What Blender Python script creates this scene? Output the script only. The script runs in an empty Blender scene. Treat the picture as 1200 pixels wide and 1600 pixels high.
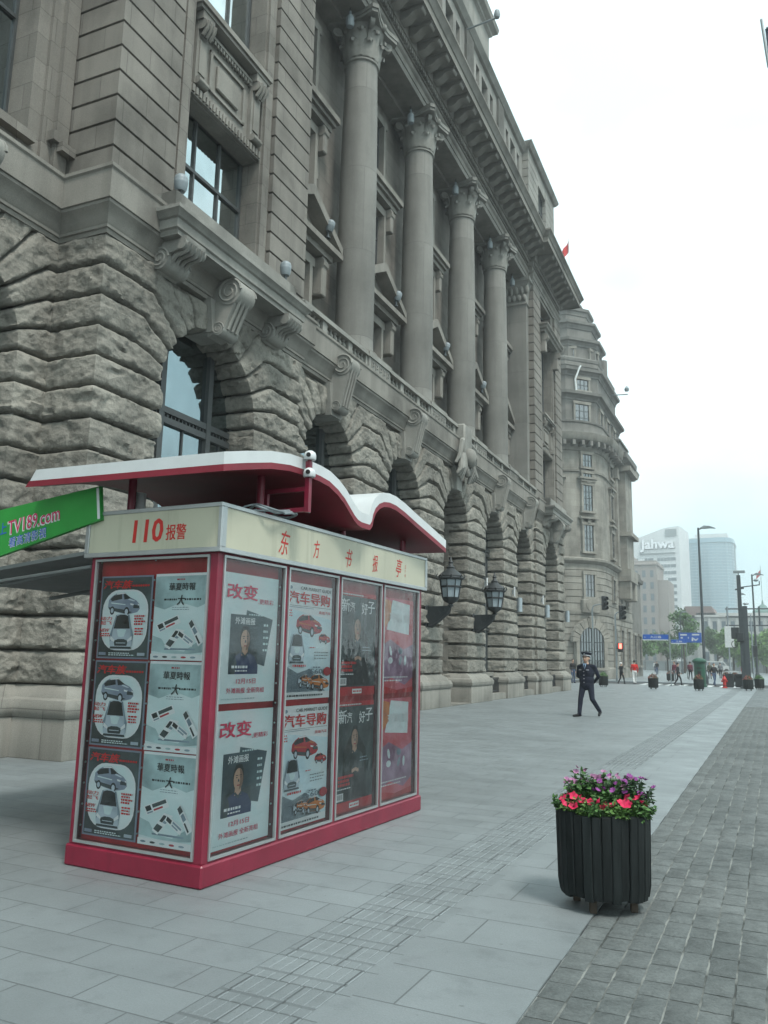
import bpy, math, random
import numpy as np
from mathutils import Vector, Matrix, noise

R = math.radians
SC = bpy.context.scene
COL = SC.collection
random.seed(7)

# ------------------------------------------------------------------ camera
CAM_H, CAM_F, CAM_YAW, CAM_PITCH, CAM_ROLL = 1.55, 1274.3, 0.44377, 0.17576, 0.02111
def cam_axes():
    f = Vector((-math.sin(CAM_YAW)*math.cos(CAM_PITCH), math.cos(CAM_YAW)*math.cos(CAM_PITCH), math.sin(CAM_PITCH)))
    r = Vector((math.cos(CAM_YAW), math.sin(CAM_YAW), 0)); u = r.cross(f)
    return f, r*math.cos(CAM_ROLL)+u*math.sin(CAM_ROLL), u*math.cos(CAM_ROLL)-r*math.sin(CAM_ROLL)
cf, cr, cu = cam_axes()
cam = bpy.data.cameras.new('camera'); camo = bpy.data.objects.new('camera', cam); COL.objects.link(camo)
cam.sensor_fit = 'VERTICAL'; cam.sensor_height = 32.0; cam.lens = CAM_F/1600*32.0
cam.clip_start = 0.1; cam.clip_end = 4000
camo.matrix_world = Matrix(((cr.x, cu.x, -cf.x, 0), (cr.y, cu.y, -cf.y, 0), (cr.z, cu.z, -cf.z, CAM_H), (0, 0, 0, 1)))
SC.camera = camo

# ------------------------------------------------------------------ sky, sun, exposure
SUN_EL, SUN_AZ = R(58), R(35)          # overcast: a very soft sun high over the river side
w = bpy.data.worlds.new('World'); SC.world = w; w.use_nodes = True
nt = w.node_tree; nt.nodes.clear()
out = nt.nodes.new('ShaderNodeOutputWorld'); bg = nt.nodes.new('ShaderNodeBackground')
sky = nt.nodes.new('ShaderNodeTexSky'); sky.sky_type = 'NISHITA'; sky.sun_disc = False
sky.sun_elevation = SUN_EL; sky.sun_rotation = math.pi/2 - SUN_AZ + math.pi*0
sky.air_density = 1.0; sky.dust_density = 4.0
tc = nt.nodes.new('ShaderNodeTexCoord')
mp = nt.nodes.new('ShaderNodeMapping'); mp.inputs['Scale'].default_value = (1.2, 1.2, 2.6)
cn = nt.nodes.new('ShaderNodeTexNoise'); cn.inputs['Scale'].default_value = 2.2; cn.inputs['Detail'].default_value = 5; cn.inputs['Roughness'].default_value = .5
cramp = nt.nodes.new('ShaderNodeValToRGB')
cramp.color_ramp.elements[0].position = .36; cramp.color_ramp.elements[0].color = (4.6, 6.5, 6.9, 1)
cramp.color_ramp.elements[1].position = .66; cramp.color_ramp.elements[1].color = (7.6, 8.6, 8.7, 1)
mx = nt.nodes.new('ShaderNodeMix'); mx.data_type = 'RGBA'; mx.inputs[0].default_value = 0.93
nt.links.new(tc.outputs['Generated'], mp.inputs['Vector']); nt.links.new(mp.outputs[0], cn.inputs['Vector'])
nt.links.new(cn.outputs['Fac'], cramp.inputs[0])
nt.links.new(sky.outputs[0], mx.inputs[6]); nt.links.new(cramp.outputs[0], mx.inputs[7])
nt.links.new(mx.outputs[2], bg.inputs['Color']); bg.inputs['Strength'].default_value = 0.1
nt.links.new(bg.outputs[0], out.inputs['Surface'])
sl = bpy.data.lights.new('sun', 'SUN'); sl.energy = 1.5; sl.angle = R(12); sl.color = (1, .97, .92)
so = bpy.data.objects.new('sun', sl); COL.objects.link(so)
sdir = Vector((math.cos(SUN_EL)*math.cos(SUN_AZ), -math.cos(SUN_EL)*math.sin(SUN_AZ), math.sin(SUN_EL)))
so.rotation_euler = sdir.to_track_quat('Z', 'Y').to_euler()
sky.sun_rotation = math.atan2(sdir.x, sdir.y)
SC.view_settings.view_transform = 'Standard'; SC.view_settings.look = 'None'
SC.view_settings.exposure = 1.22; SC.view_settings.gamma = 1.0
try:
    SC.cycles.max_bounces = 6; SC.cycles.diffuse_bounces = 1; SC.cycles.volume_bounces = 0; SC.cycles.transparent_max_bounces = 12
except Exception: pass

# ------------------------------------------------------------------ materials
MATS = {}
class NT:
    """small helper for building node trees"""
    def __init__(s, name, rough=.7, spec=.3, metal=0):
        s.m = bpy.data.materials.new(name); s.m.use_nodes = True
        s.t = s.m.node_tree; s.b = s.t.nodes['Principled BSDF']
        s.b.inputs['Roughness'].default_value = rough
        s.b.inputs['Specular IOR Level'].default_value = spec
        s.b.inputs['Metallic'].default_value = metal
        s.co = s.t.nodes.new('ShaderNodeTexCoord').outputs['Object']
    def link(s, a, b): s.t.links.new(a, b)
    def vec(s, scale=(1, 1, 1), rot=(0, 0, 0), src=None):
        n = s.t.nodes.new('ShaderNodeMapping'); n.inputs['Scale'].default_value = scale; n.inputs['Rotation'].default_value = rot
        s.link(src or s.co, n.inputs['Vector']); return n.outputs[0]
    def noise(s, scale, detail=4, rough=.55, vec=None):
        n = s.t.nodes.new('ShaderNodeTexNoise'); n.inputs['Scale'].default_value = scale; n.inputs['Detail'].default_value = detail
        n.inputs['Roughness'].default_value = rough; s.link(vec or s.co, n.inputs['Vector']); return n.outputs['Fac']
    def ramp(s, fac, stops):
        n = s.t.nodes.new('ShaderNodeValToRGB'); e = n.color_ramp.elements
        while len(e) < len(stops): e.new(.5)
        for el, (p, c) in zip(e, stops):
            el.position = p; el.color = (c, c, c, 1) if isinstance(c, (int, float)) else (*c, 1)
        s.link(fac, n.inputs[0]); return n.outputs[0]
    def mix(s, fac, a, b, mode='MIX'):
        n = s.t.nodes.new('ShaderNodeMix'); n.data_type = 'RGBA'; n.blend_type = mode
        for i, v in ((0, fac), (6, a), (7, b)):
            if hasattr(v, 'links') or hasattr(v, 'is_linked'): s.link(v, n.inputs[i])
            elif isinstance(v, (int, float)): n.inputs[i].default_value = v if i == 0 else (v, v, v, 1)
            else: n.inputs[i].default_value = (*v, 1)
        return n.outputs[2]
    def math(s, op, a, b=0.0):
        n = s.t.nodes.new('ShaderNodeMath'); n.operation = op
        for i, v in enumerate((a, b)):
            if hasattr(v, 'is_linked'): s.link(v, n.inputs[i])
            else: n.inputs[i].default_value = v
        return n.outputs[0]
    def attr(s, name):
        n = s.t.nodes.new('ShaderNodeAttribute'); n.attribute_name = name; return n.outputs['Fac']
    def brick(s, vec, w, h, mortar, offset=.5, c1=1.0, c2=.8, cm=.3, bias=0, smooth=.1):
        n = s.t.nodes.new('ShaderNodeTexBrick'); n.offset = offset; s.link(vec, n.inputs['Vector'])
        for k, v in (('Scale', 1), ('Mortar Size', mortar), ('Mortar Smooth', smooth), ('Bias', bias), ('Brick Width', w), ('Row Height', h)):
            n.inputs[k].default_value = v
        n.inputs['Color1'].default_value = (c1, c1, c1, 1); n.inputs['Color2'].default_value = (c2, c2, c2, 1); n.inputs['Mortar'].default_value = (cm, cm, cm, 1)
        return n.outputs['Color'], n.outputs['Fac']
    def sz(s):
        """(x+y, z) so that a brick pattern runs round walls"""
        sp = s.t.nodes.new('ShaderNodeSeparateXYZ'); s.link(s.co, sp.inputs[0])
        cb = s.t.nodes.new('ShaderNodeCombineXYZ'); s.link(s.math('ADD', sp.outputs[0], sp.outputs[1]), cb.inputs[0]); s.link(sp.outputs[2], cb.inputs[1])
        return cb.outputs[0]
    def bump(s, h, strength=.3, dist=.02, prev=None):
        n = s.t.nodes.new('ShaderNodeBump'); n.inputs['Strength'].default_value = strength; n.inputs['Distance'].default_value = dist
        s.link(h, n.inputs['Height'])
        if prev is not None: s.link(prev, n.inputs['Normal'])
        s.link(n.outputs[0], s.b.inputs['Normal']); return n.outputs[0]
    def color(s, c):
        if hasattr(c, 'is_linked'): s.link(c, s.b.inputs['Base Color'])
        else: s.b.inputs['Base Color'].default_value = (*c, 1)

def mul(c, k): return tuple(x*k for x in c)

def stone(name, col, ashlar=None, rock=False, speck=.22, stain=.45, soot=.0):
    k = NT(name, .85, .2); col = (col[0]*.84, col[1]*.84, col[2]*.82)
    c = k.ramp(k.noise(.55, 6, .6), [(.3, mul(col, 1-stain)), (.52, col), (.75, mul(col, 1.14))])
    st = k.ramp(k.noise(1.0, 5, .6, k.vec((2.2, 2.2, .16))), [(.36, .62), (.56, 1.0)])      # rain streaks
    c = k.mix(.5, c, st, 'MULTIPLY')
    sp = k.ramp(k.noise(70, 3, .7), [(.3, 1-speck), (.7, 1+speck*.6)])
    c = k.mix(1, c, sp, 'MULTIPLY')
    t = k.math('ADD', k.attr('tint'), 1.0)
    c = k.mix(1, c, t, 'MULTIPLY')
    nb = None
    if ashlar:
        bc, bf = k.brick(k.sz(), ashlar[0], ashlar[1], .008, c1=1.04, c2=.80, cm=.55)
        c = k.mix(.85, c, bc, 'MULTIPLY')
        nb = k.bump(k.math('SUBTRACT', 1.0, bf), .5, .01)
    if rock:
        n1 = k.noise(5, 8, .65); nb = k.bump(n1, .8, .07)
        vo = k.t.nodes.new('ShaderNodeTexVoronoi'); vo.inputs['Scale'].default_value = 6.5; vo.inputs['Randomness'].default_value = 1; k.link(k.vec((1, 1, 1.7)), vo.inputs['Vector'])
        nb = k.bump(vo.outputs['Distance'], .35, .05, nb)
        cr_ = k.ramp(k.noise(9, 7, .62), [(.40, .70), (.5, 1.0)])                           # dirt lodged in the pits
        c = k.mix(.75, c, cr_, 'MULTIPLY')
    nb = k.bump(k.noise(45, 5, .65), .25, .012, nb)
    k.color(c); MATS[name] = k.m; return k.m

ST = (.272, .254, .228)
stone('stone_rock', (.31, .296, .262), rock=True, stain=.34)
stone('stone_wall', ST, ashlar=(1.1, .466))
stone('stone_smooth', (.282, .268, .242))
stone('stone_column', (.285, .281, .262), ashlar=(9, 2.6), stain=.22)
stone('stone_pale', (.33, .325, .30), stain=.35)
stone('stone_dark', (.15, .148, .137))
stone('stone_plinth', (.30, .29, .262), ashlar=(1.6, .7))
stone('stone_corner', (.34, .325, .29), ashlar=(1.2, .55), stain=.4)
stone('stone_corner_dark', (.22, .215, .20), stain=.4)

def plain(name, col, rough=.5, spec=.4, metal=0, var=.12, nscale=6, bump=0, bscale=40):
    k = NT(name, rough, spec, metal)
    k.color(k.ramp(k.noise(nscale, 5), [(.3, mul(col, 1-var)), (.7, mul(col, 1+var*.6))]))
    if bump: k.bump(k.noise(bscale, 4), bump, .01)
    MATS[name] = k.m; return k.m

def glass_dark(name, col=(.035, .045, .047), rough=.04, spec=.9, wav=.02):
    k = NT(name, rough, spec); k.color(k.ramp(k.noise(.7, 3), [(.35, mul(col, .6)), (.7, mul(col, 1.5))]))
    k.b.inputs['IOR'].default_value = 2.0; k.bump(k.noise(1.3, 2), wav, .05); MATS[name] = k.m; return k.m
glass_dark('window_glass', (.03, .038, .04), .04, .9)
def coated(name, col):
    k = NT(name, .03, .5, 1.0); k.color(k.ramp(k.noise(.6, 3), [(.35, mul(col, .8)), (.7, mul(col, 1.1))])); k.bump(k.noise(.9, 2), .02, .05); MATS[name] = k.m
coated('window_coated', (.30, .36, .38)); coated('window_glass_pale', (.50, .57, .58))
plain('iron', (.022, .026, .028), .5, .4, 0, .3)
plain('steel_dark', (.045, .055, .06), .45, .5, .2, .2)
plain('steel_grey', (.22, .25, .255), .45, .5, .3, .15)
plain('window_frame', (.05, .055, .055), .5, .4)
plain('paint_white', (.52, .54, .54), .4, .4, 0, .06)
plain('paint_offwhite', (.55, .57, .56), .5, .4, 0, .15)
plain('lamp_grey', (.22, .255, .27), .45, .4, 0, .1)
plain('lamp_glass', (.26, .31, .335), .15, .6, 0, .12)

def kiosk_red():
    k = NT('kiosk_red', .38, .45)
    c = k.ramp(k.noise(3, 6), [(.3, (.145, .009, .024)), (.7, (.195, .012, .033))])
    d = k.ramp(k.noise(2.2, 6, .65, k.vec((3, 3, .7))), [(.28, .55), (.45, 1.0)])
    c = k.mix(.6, c, d, 'MULTIPLY')
    sc_ = k.ramp(k.noise(26, 5, .7, k.vec((1, 1, .3))), [(.70, 0.0), (.73, 1.0)])
    sc2 = k.ramp(k.noise(9, 4, .7, k.vec((.4, .4, 3))), [(.73, 0.0), (.75, .8)])
    c = k.mix(sc_, c, (.30, .12, .13)); k.color(k.mix(sc2, c, (.07, .02, .025))); k.bump(k.noise(14, 3), .08, .01); MATS['kiosk_red'] = k.m
kiosk_red()
plain('maroon', (.21, .018, .042), .45, .4, 0, .2)
plain('maroon_under', (.19, .017, .030), .5, .35, 0, .25, 2)
def cream():
    k = NT('cream_panel', .35, .45)
    c = k.ramp(k.noise(1.5, 5), [(.3, (.365, .355, .27)), (.7, (.43, .42, .32))])
    d = k.ramp(k.noise(1, 6, .65, k.vec((9, 9, .5))), [(.30, .72), (.46, 1.0)])
    k.color(k.mix(.6, c, d, 'MULTIPLY')); MATS['cream_panel'] = k.m
cream()
plain('aluminium', (.38, .40, .40), .35, .5, .6, .1)
plain('letter_red', (.42, .025, .02), .5, .3, 0, .15)
plain('board_green', (.025, .235, .04), .42, .4, 0, .15, 3)
plain('awning_grey', (.16, .17, .165), .7, .2, 0, .2, 3)
plain('rubber', (.02, .02, .02), .7, .2)
def clear_glass(name='case_glass', fac=.035, wav=.08):
    k = NT(name); t = k.t; t.nodes.remove(k.b)
    tr = t.nodes.new('ShaderNodeBsdfTransparent'); tr.inputs[0].default_value = (.97, 1, 1, 1)
    gl = t.nodes.new('ShaderNodeBsdfGlossy'); gl.inputs['Roughness'].default_value = .06
    fr = t.nodes.new('ShaderNodeFresnel'); fr.inputs['IOR'].default_value = 1.5
    m = t.nodes.new('ShaderNodeMixShader')
    bp = t.nodes.new('ShaderNodeBump'); bp.inputs['Strength'].default_value = wav; bp.inputs['Distance'].default_value = .1
    k.link(k.noise(2.6, 3, .5, k.vec((1.6, 1.6, .6))), bp.inputs['Height']); k.link(bp.outputs[0], gl.inputs['Normal']); k.link(bp.outputs[0], fr.inputs['Normal'])
    k.link(k.math('ADD', fr.outputs[0], fac), m.inputs[0]); k.link(tr.outputs[0], m.inputs[1]); k.link(gl.outputs[0], m.inputs[2])
    k.link(m.outputs[0], t.nodes['Material Output'].inputs['Surface']); MATS[name] = k.m
clear_glass()
clear_glass('plastic_film', .07, .28)

# ------------------------------------------------------------------ mesh builder
def V3(*a): return Vector(a)
class MB:
    def __init__(s): s.v = []; s.f = []; s.mi = []; s.t = []; s.M = None; s.cur = 0; s.tint = 0.0
    def add(s, vs, fs, mi=None):
        o = len(s.v)
        if s.M is not None: s.v += [tuple(s.M @ Vector(p)) for p in vs]
        else: s.v += [tuple(p) for p in vs]
        s.f += [tuple(i+o for i in f) for f in fs]
        s.mi += [s.cur if mi is None else mi]*len(fs); s.t += [s.tint]*len(fs)
        return s
    def box(s, x0, x1, y0, y1, z0, z1, mi=None):
        vs = [(x, y, z) for z in (z0, z1) for y in (y0, y1) for x in (x0, x1)]
        return s.add(vs, [(0, 2, 3, 1), (4, 5, 7, 6), (0, 1, 5, 4), (2, 6, 7, 3), (0, 4, 6, 2), (1, 3, 7, 5)], mi)
    def cbox(s, c, sz, mi=None):
        return s.box(c[0]-sz[0]/2, c[0]+sz[0]/2, c[1]-sz[1]/2, c[1]+sz[1]/2, c[2]-sz[2]/2, c[2]+sz[2]/2, mi)
    def bbox(s, x0, x1, y0, y1, z0, z1, b=.01, mi=None):
        """box with bevelled edges (three nested rings)"""
        vs = []; fs = []
        rings = [(z0, b), (z0+b, 0), (z1-b, 0), (z1, b)]
        for z, i in rings:
            if i: ring = [(x0+b, y0+b), (x1-b, y0+b), (x1-b, y0+b), (x1-b, y1-b), (x1-b, y1-b), (x0+b, y1-b), (x0+b, y1-b), (x0+b, y0+b)]
            else: ring = [(x0+b, y0), (x1-b, y0), (x1, y0+b), (x1, y1-b), (x1-b, y1), (x0+b, y1), (x0, y1-b), (x0, y0+b)]
            vs += [(x, y, z) for x, y in ring]
        for k in range(3):
            for i in range(8):
                j = (i+1) % 8; fs.append((k*8+i, k*8+j, k*8+8+j, k*8+8+i))
        fs.append((6, 4, 2, 0)); fs.append((24, 26, 28, 30))
        return s.add(vs, fs, mi)
    def cyl(s, p0, p1, r0, r1=None, n=12, cap=True, mi=None):
        p0, p1 = Vector(p0), Vector(p1); r1 = r0 if r1 is None else r1
        d = (p1-p0).normalized(); a = d.orthogonal().normalized(); b = d.cross(a)
        vs = []; 
        for p, r in ((p0, r0), (p1, r1)):
            vs += [p + a*(r*math.cos(t)) + b*(r*math.sin(t)) for t in [2*math.pi*i/n for i in range(n)]]
        fs = [(i, (i+1) % n, n+(i+1) % n, n+i) for i in range(n)]
        if cap: fs += [tuple(range(n-1, -1, -1)), tuple(range(n, 2*n))]
        return s.add(vs, fs, mi)
    def tube(s, pts, r, n=8, mi=None, cap=True):
        pts = [Vector(p) for p in pts]; N = len(pts); rs = r if isinstance(r, (list, tuple)) else [r]*N
        vs = []; a = None
        for i, p in enumerate(pts):
            d = (pts[min(i+1, N-1)]-pts[max(i-1, 0)]).normalized()
            a = d.orthogonal().normalized() if a is None else (a-d*a.dot(d)).normalized()
            b = d.cross(a)
            vs += [p + (a*math.cos(2*math.pi*k/n)+b*math.sin(2*math.pi*k/n))*rs[i] for k in range(n)]
        fs = [(i*n+k, i*n+(k+1) % n, (i+1)*n+(k+1) % n, (i+1)*n+k) for i in range(N-1) for k in range(n)]
        if cap: fs += [tuple(range(n-1, -1, -1)), tuple(range((N-1)*n, N*n))]
        return s.add(vs, fs, mi)
    def lathe(s, c, prof, n=24, mi=None, a0=0.0, a1=2*math.pi):
        full = abs(a1-a0-2*math.pi) < 1e-6; m = n if full else n+1
        vs = [(c[0]+r*math.cos(a0+(a1-a0)*i/n), c[1]+r*math.sin(a0+(a1-a0)*i/n), c[2]+z) for r, z in prof for i in range(m)]
        fs = []
        for k in range(len(prof)-1):
            for i in range(n):
                j = (i+1) % m; fs.append((k*m+i, k*m+j, (k+1)*m+j, (k+1)*m+i))
        return s.add(vs, fs, mi)
    def sphere(s, c, r, nu=12, nv=8, mi=None):
        r = r if isinstance(r, (tuple, list)) else (r, r, r)
        vs = [(c[0], c[1], c[2]-r[2])]
        for j in range(1, nv):
            ph = -math.pi/2+math.pi*j/nv
            vs += [(c[0]+r[0]*math.cos(ph)*math.cos(2*math.pi*i/nu), c[1]+r[1]*math.cos(ph)*math.sin(2*math.pi*i/nu), c[2]+r[2]*math.sin(ph)) for i in range(nu)]
        vs.append((c[0], c[1], c[2]+r[2])); L = len(vs)-1
        fs = [(0, 1+(i+1) % nu, 1+i) for i in range(nu)]
        for j in range(nv-2):
            fs += [(1+j*nu+i, 1+j*nu+(i+1) % nu, 1+(j+1)*nu+(i+1) % nu, 1+(j+1)*nu+i) for i in range(nu)]
        fs += [(1+(nv-2)*nu+i, 1+(nv-2)*nu+(i+1) % nu, L) for i in range(nu)]
        return s.add(vs, fs, mi)
    def sweep(s, path, prof, closed=False, mi=None, cap=True):
        """profile (offset, z) swept along a plan path; offsets go to the RIGHT of the direction of travel"""
        P = [Vector((p[0], p[1])) for p in path]; N = len(P); ms = []
        for i in range(N):
            dirs = []
            if i > 0 or closed: dirs.append((P[i]-P[i-1]).normalized())
            if i < N-1 or closed: dirs.append((P[(i+1) % N]-P[i]).normalized())
            ns = [Vector((d.y, -d.x)) for d in dirs]
            m = ns[0] if len(ns) == 1 else (ns[0]+ns[1])/max(.2, 1+ns[0].dot(ns[1]))
            ms.append(m)
        K = len(prof)
        vs = [(P[i].x+ms[i].x*o, P[i].y+ms[i].y*o, z) for i in range(N) for o, z in prof]
        fs = []
        for i in range(N if closed else N-1):
            j = (i+1) % N
            fs += [(i*K+k, j*K+k, j*K+k+1, i*K+k+1) for k in range(K-1)]
        if cap and not closed:
            fs += [tuple(range(K-1, -1, -1)), tuple(range((N-1)*K, N*K))]
        return s.add(vs, fs, mi)
    def prism(s, pts, vec, mi=None):
        """3-D polygon extruded by vec"""
        n = len(pts); v = Vector(vec)
        vs = [Vector(p) for p in pts]+[Vector(p)+v for p in pts]
        return s.add(vs, [tuple(range(n-1, -1, -1)), tuple(range(n, 2*n))]+[(i, (i+1) % n, n+(i+1) % n, n+i) for i in range(n)], mi)
    def build(s, name, mats, parent=None, smooth=None, loc=None):
        me = bpy.data.meshes.new(name); me.from_pydata(s.v, [], s.f); 
        mats = mats if isinstance(mats, (list, tuple)) else [mats]
        for m in mats: me.materials.append(MATS[m] if isinstance(m, str) else m)
        if len(mats) > 1: me.polygons.foreach_set('material_index', s.mi)
        if any(s.t):
            at = me.attributes.new('tint', 'FLOAT', 'FACE'); at.data.foreach_set('value', s.t)
        me.update()
        if smooth is not None:
            me.shade_smooth()
            if smooth < 179: me.set_sharp_from_angle(angle=R(smooth))
        o = bpy.data.objects.new(name, me); COL.objects.link(o)
        if parent is not None: o.parent = parent
        if loc is not None: o.location = loc
        return o
def flip_check(o):
    import bmesh
    bm = bmesh.new(); bm.from_mesh(o.data); bmesh.ops.recalc_face_normals(bm, faces=bm.faces); bm.to_mesh(o.data); bm.free(); return o

def tag(o, label=None, cat=None, group=None, kind=None):
    if label: o['label'] = label
    if cat: o['category'] = cat
    if group: o['group'] = group
    if kind: o['kind'] = kind
    return o
def thing(name, label, cat, loc=(0, 0, 0), rz=0.0, group=None):
    o = bpy.data.objects.new(name, None); COL.objects.link(o); o.empty_display_size = .2
    o.location = loc; o.rotation_euler = (0, 0, rz); return tag(o, label, cat, group)
def copy_tree(o, parent=None, label=None):
    c = o.copy(); COL.objects.link(c)
    if parent is not None: c.parent = parent
    if label: c['label'] = label
    for ch in list(o.children): copy_tree(ch, c)
    return c
def struct(o): return tag(o, kind='structure')

# text -> flat geometry (verts 2-D, faces), origin at its lower left
_tx = {}
def text_geo(txt, size=1.0, bold=0.0, shear=0.0):
    key = (txt, bold, shear)
    if key not in _tx:
        cu_ = bpy.data.curves.new('lettering', 'FONT'); cu_.body = txt; cu_.size = 1.0; cu_.offset = bold; cu_.shear = shear
        cu_.resolution_u = 2
        o = bpy.data.objects.new('lettering', cu_); COL.objects.link(o)
        dg = bpy.context.evaluated_depsgraph_get()
        me = bpy.data.meshes.new_from_object(o.evaluated_get(dg))
        vs = [(v.co.x, v.co.y) for v in me.vertices]; fs = [tuple(p.vertices) for p in me.polygons]
        bpy.data.objects.remove(o); bpy.data.curves.remove(cu_); bpy.data.meshes.remove(me)
        if vs:
            x0 = min(v[0] for v in vs); x1 = max(v[0] for v in vs); y0 = min(v[1] for v in vs); y1 = max(v[1] for v in vs)
            vs = [(x-x0, y-y0) for x, y in vs]; _tx[key] = (vs, fs, x1-x0, y1-y0)
        else: _tx[key] = ([], [], 1, 1)
    return _tx[key]

# ================================================================== GROUND
def asphalt():
    k = NT('asphalt', .9, .2)
    k.color(k.ramp(k.noise(1.5, 6), [(.3, (.05, .052, .053)), (.7, (.075, .077, .077))])); k.bump(k.noise(60, 3), .3, .01); MATS['asphalt'] = k.m
asphalt()
def granite(name, col, bw, bh, rot=0, mort=.006, grooves=None, cvar=.86, cm=.42):
    k = NT(name, .55, .5)
    v = k.vec((1, 1, 1), (0, 0, rot))
    # a little waviness so that the joints are not ruler straight
    bc, bf = k.brick(v, bw, bh, mort, c1=1.0, c2=cvar, cm=cm)
    c = k.ramp(k.noise(.5, 6, .6), [(.3, mul(col, .80)), (.55, col), (.75, mul(col, 1.10))])
    c = k.mix(1, c, bc, 'MULTIPLY')
    sp = k.ramp(k.noise(110, 3, .8), [(.3, .84), (.7, 1.12)]); c = k.mix(1, c, sp, 'MULTIPLY')
    bl = k.ramp(k.noise(3.2, 6, .7), [(.28, .72), (.46, 1.0), (.62, 1.0), (.78, 1.16)]); c = k.mix(.75, c, bl, 'MULTIPLY')   # worn and stained patches
    sp2 = k.ramp(k.noise(23, 2, .5), [(.22, .45), (.28, 1)]); c = k.mix(.55, c, sp2, 'MULTIPLY')                             # small spots of gum
    k.color(c)
    rr = k.ramp(k.noise(2.1, 5), [(.3, .38), (.7, .6)]); k.link(rr, k.b.inputs['Roughness'])
    nb = k.bump(k.math('SUBTRACT', 1.0, bf), .6, .006)
    k.bump(k.noise(55, 4), .15, .006, nb)
    MATS[name] = k.m
GR = (.186, .208, .213)
granite('granite_paving', GR, .66, .305, cvar=.87, cm=.52, mort=.0045)
granite('granite_border', mul(GR, 1.04), 1.1, .46, cvar=.9, cm=.52, mort=.005)
granite('granite_far', mul(GR, 1.05), 1.2, .6)
granite('granite_kerb', mul(GR, .9), 1.0, .5)
granite('tactile_stone', mul(GR, .97), .30, .305, cvar=.85)
granite('tactile_bed', mul(GR, .72), .30, .305, cvar=.85)

g = MB(); g.box(-1600, 1600, -300, 2600, -.35, -.13); struct(g.build('ground', 'asphalt'))
PY1 = 61.0
g = MB(); g.box(-40, -2.45, -6, PY1-.3, -.13, 0); g.box(-1.93, -1.86, -6, PY1-.3, -.13, 0); struct(g.build('pavement', 'granite_paving'))
g = MB(); g.box(-1.86, -1.10, -6, PY1-.3, -.13, .001); struct(g.build('pavement_border', 'granite_border'))
# tactile paving: slabs with real raised bars near the camera and domes further on
g = MB(); g.cur = 1; g.box(-2.45, -1.93, -6, PY1-.3, -.13, -.002); g.cur = 0
rnd = random.Random(3)
y = -.5
while y < 13:
    for cx in (-2.32, -2.06):
        if rnd.random() < 2:
            for j in range(4):
                x = cx-.0945+j*.063
                g.add([(x-.030, y+.012, -.002), (x+.030, y+.012, -.002), (x+.030, y+.288, -.002), (x-.030, y+.288, -.002),
                       (x-.026, y+.016, .0015), (x+.026, y+.016, .0015), (x+.026, y+.284, .0015), (x-.026, y+.284, .0015)],
                      [(4, 5, 6, 7), (0, 1, 5, 4), (1, 2, 6, 5), (2, 3, 7, 6), (3, 0, 4, 7)])
    y += .305
while y < 34:
    for i in range(8):
        for j in range(5):
            x = -2.42+i*.066; yy = y+.03+j*.06
            g.add([(x-.02, yy-.02, -.002), (x+.02, yy-.02, -.002), (x+.02, yy+.02, -.002), (x-.02, yy+.02, -.002), (x-.01, yy-.01, .005), (x+.01, yy-.01, .005), (x+.01, yy+.01, .005), (x-.01, yy+.01, .005)],
                  [(4, 5, 6, 7), (0, 1, 5, 4), (1, 2, 6, 5), (2, 3, 7, 6), (3, 0, 4, 7)])
    y += .305
struct(g.build('tactile_paving', ['tactile_stone', 'tactile_bed']))
# split-faced setts: real stones, in lines that run along the street
def setts():
    k = NT('sett_stone', .75, .3)
    c = k.ramp(k.noise(1.1, 6, .6), [(.3, (.082, .092, .090)), (.7, (.135, .147, .143))])
    c = k.mix(1, c, k.math('ADD', k.attr('tint'), 1.0), 'MULTIPLY')
    c = k.mix(1, c, k.ramp(k.noise(60, 3, .8), [(.3, .8), (.7, 1.2)]), 'MULTIPLY')
    c = k.mix(.8, c, k.ramp(k.noise(7, 6, .7), [(.36, .74), (.5, 1.0), (.66, 1.15)]), 'MULTIPLY')
    k.color(c); k.bump(k.noise(16, 8, .72), .9, .02); MATS['sett_stone'] = k.m
    k = NT('sett_mortar', .9, .15); k.color(k.ramp(k.noise(2.5, 5), [(.40, (.06, .065, .062)), (.58, (.22, .23, .215))])); MATS['sett_mortar'] = k.m
setts()
g = MB(); g.box(-1.10, 7, -6, PY1-.3, -.13, -.009); struct(g.build('sett_bed', 'sett_mortar'))
g = MB(); rnd = random.Random(5)
sw = .140
for i in range(30):
    x0 = -1.10+i*sw; y = -1.0+rnd.random()*.2
    ymax = 34 if x0 < 1.0 else 12
    while y < ymax:
        L = rnd.uniform(.19, .29); gx = rnd.uniform(.003, .006); gy = rnd.uniform(.002, .005)
        nx, ny = (4, 4) if y < 9 else (3, 3)
        vs = []; hz = rnd.uniform(-.003, .003)
        for b in range(ny+1):
            for a in range(nx+1):
                px, py = x0+gx+(sw-2*gx)*a/nx, y+gy+(L-2*gy)*b/ny
                edge = a in (0, nx) or b in (0, ny)
                z = hz + (noise.noise(Vector((px*9, py*9, 3)))*.006 + noise.noise(Vector((px*23, py*23, 8)))*.005)
                if edge: z = -.006
                vs.append((px+(rnd.uniform(-.003, .003)), py+rnd.uniform(-.003, .003), z))
        fs = [(b*(nx+1)+a, b*(nx+1)+a+1, (b+1)*(nx+1)+a+1, (b+1)*(nx+1)+a) for b in range(ny) for a in range(nx)]
        g.tint = rnd.uniform(-.10, .10); g.add(vs, fs); y += L
struct(g.build('sett_paving', 'sett_stone', smooth=180))
granite('sett_far', (.09, .10, .098), .24, .182, rot=math.pi/2, mort=.012, cvar=.8, cm=.6)
g = MB(); g.box(-1.10, 1.0, 34, PY1-.3, -.009, -.003); g.box(1.0, 7, 12, PY1-.3, -.009, -.003); struct(g.build('sett_paving', 'sett_far'))
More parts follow.
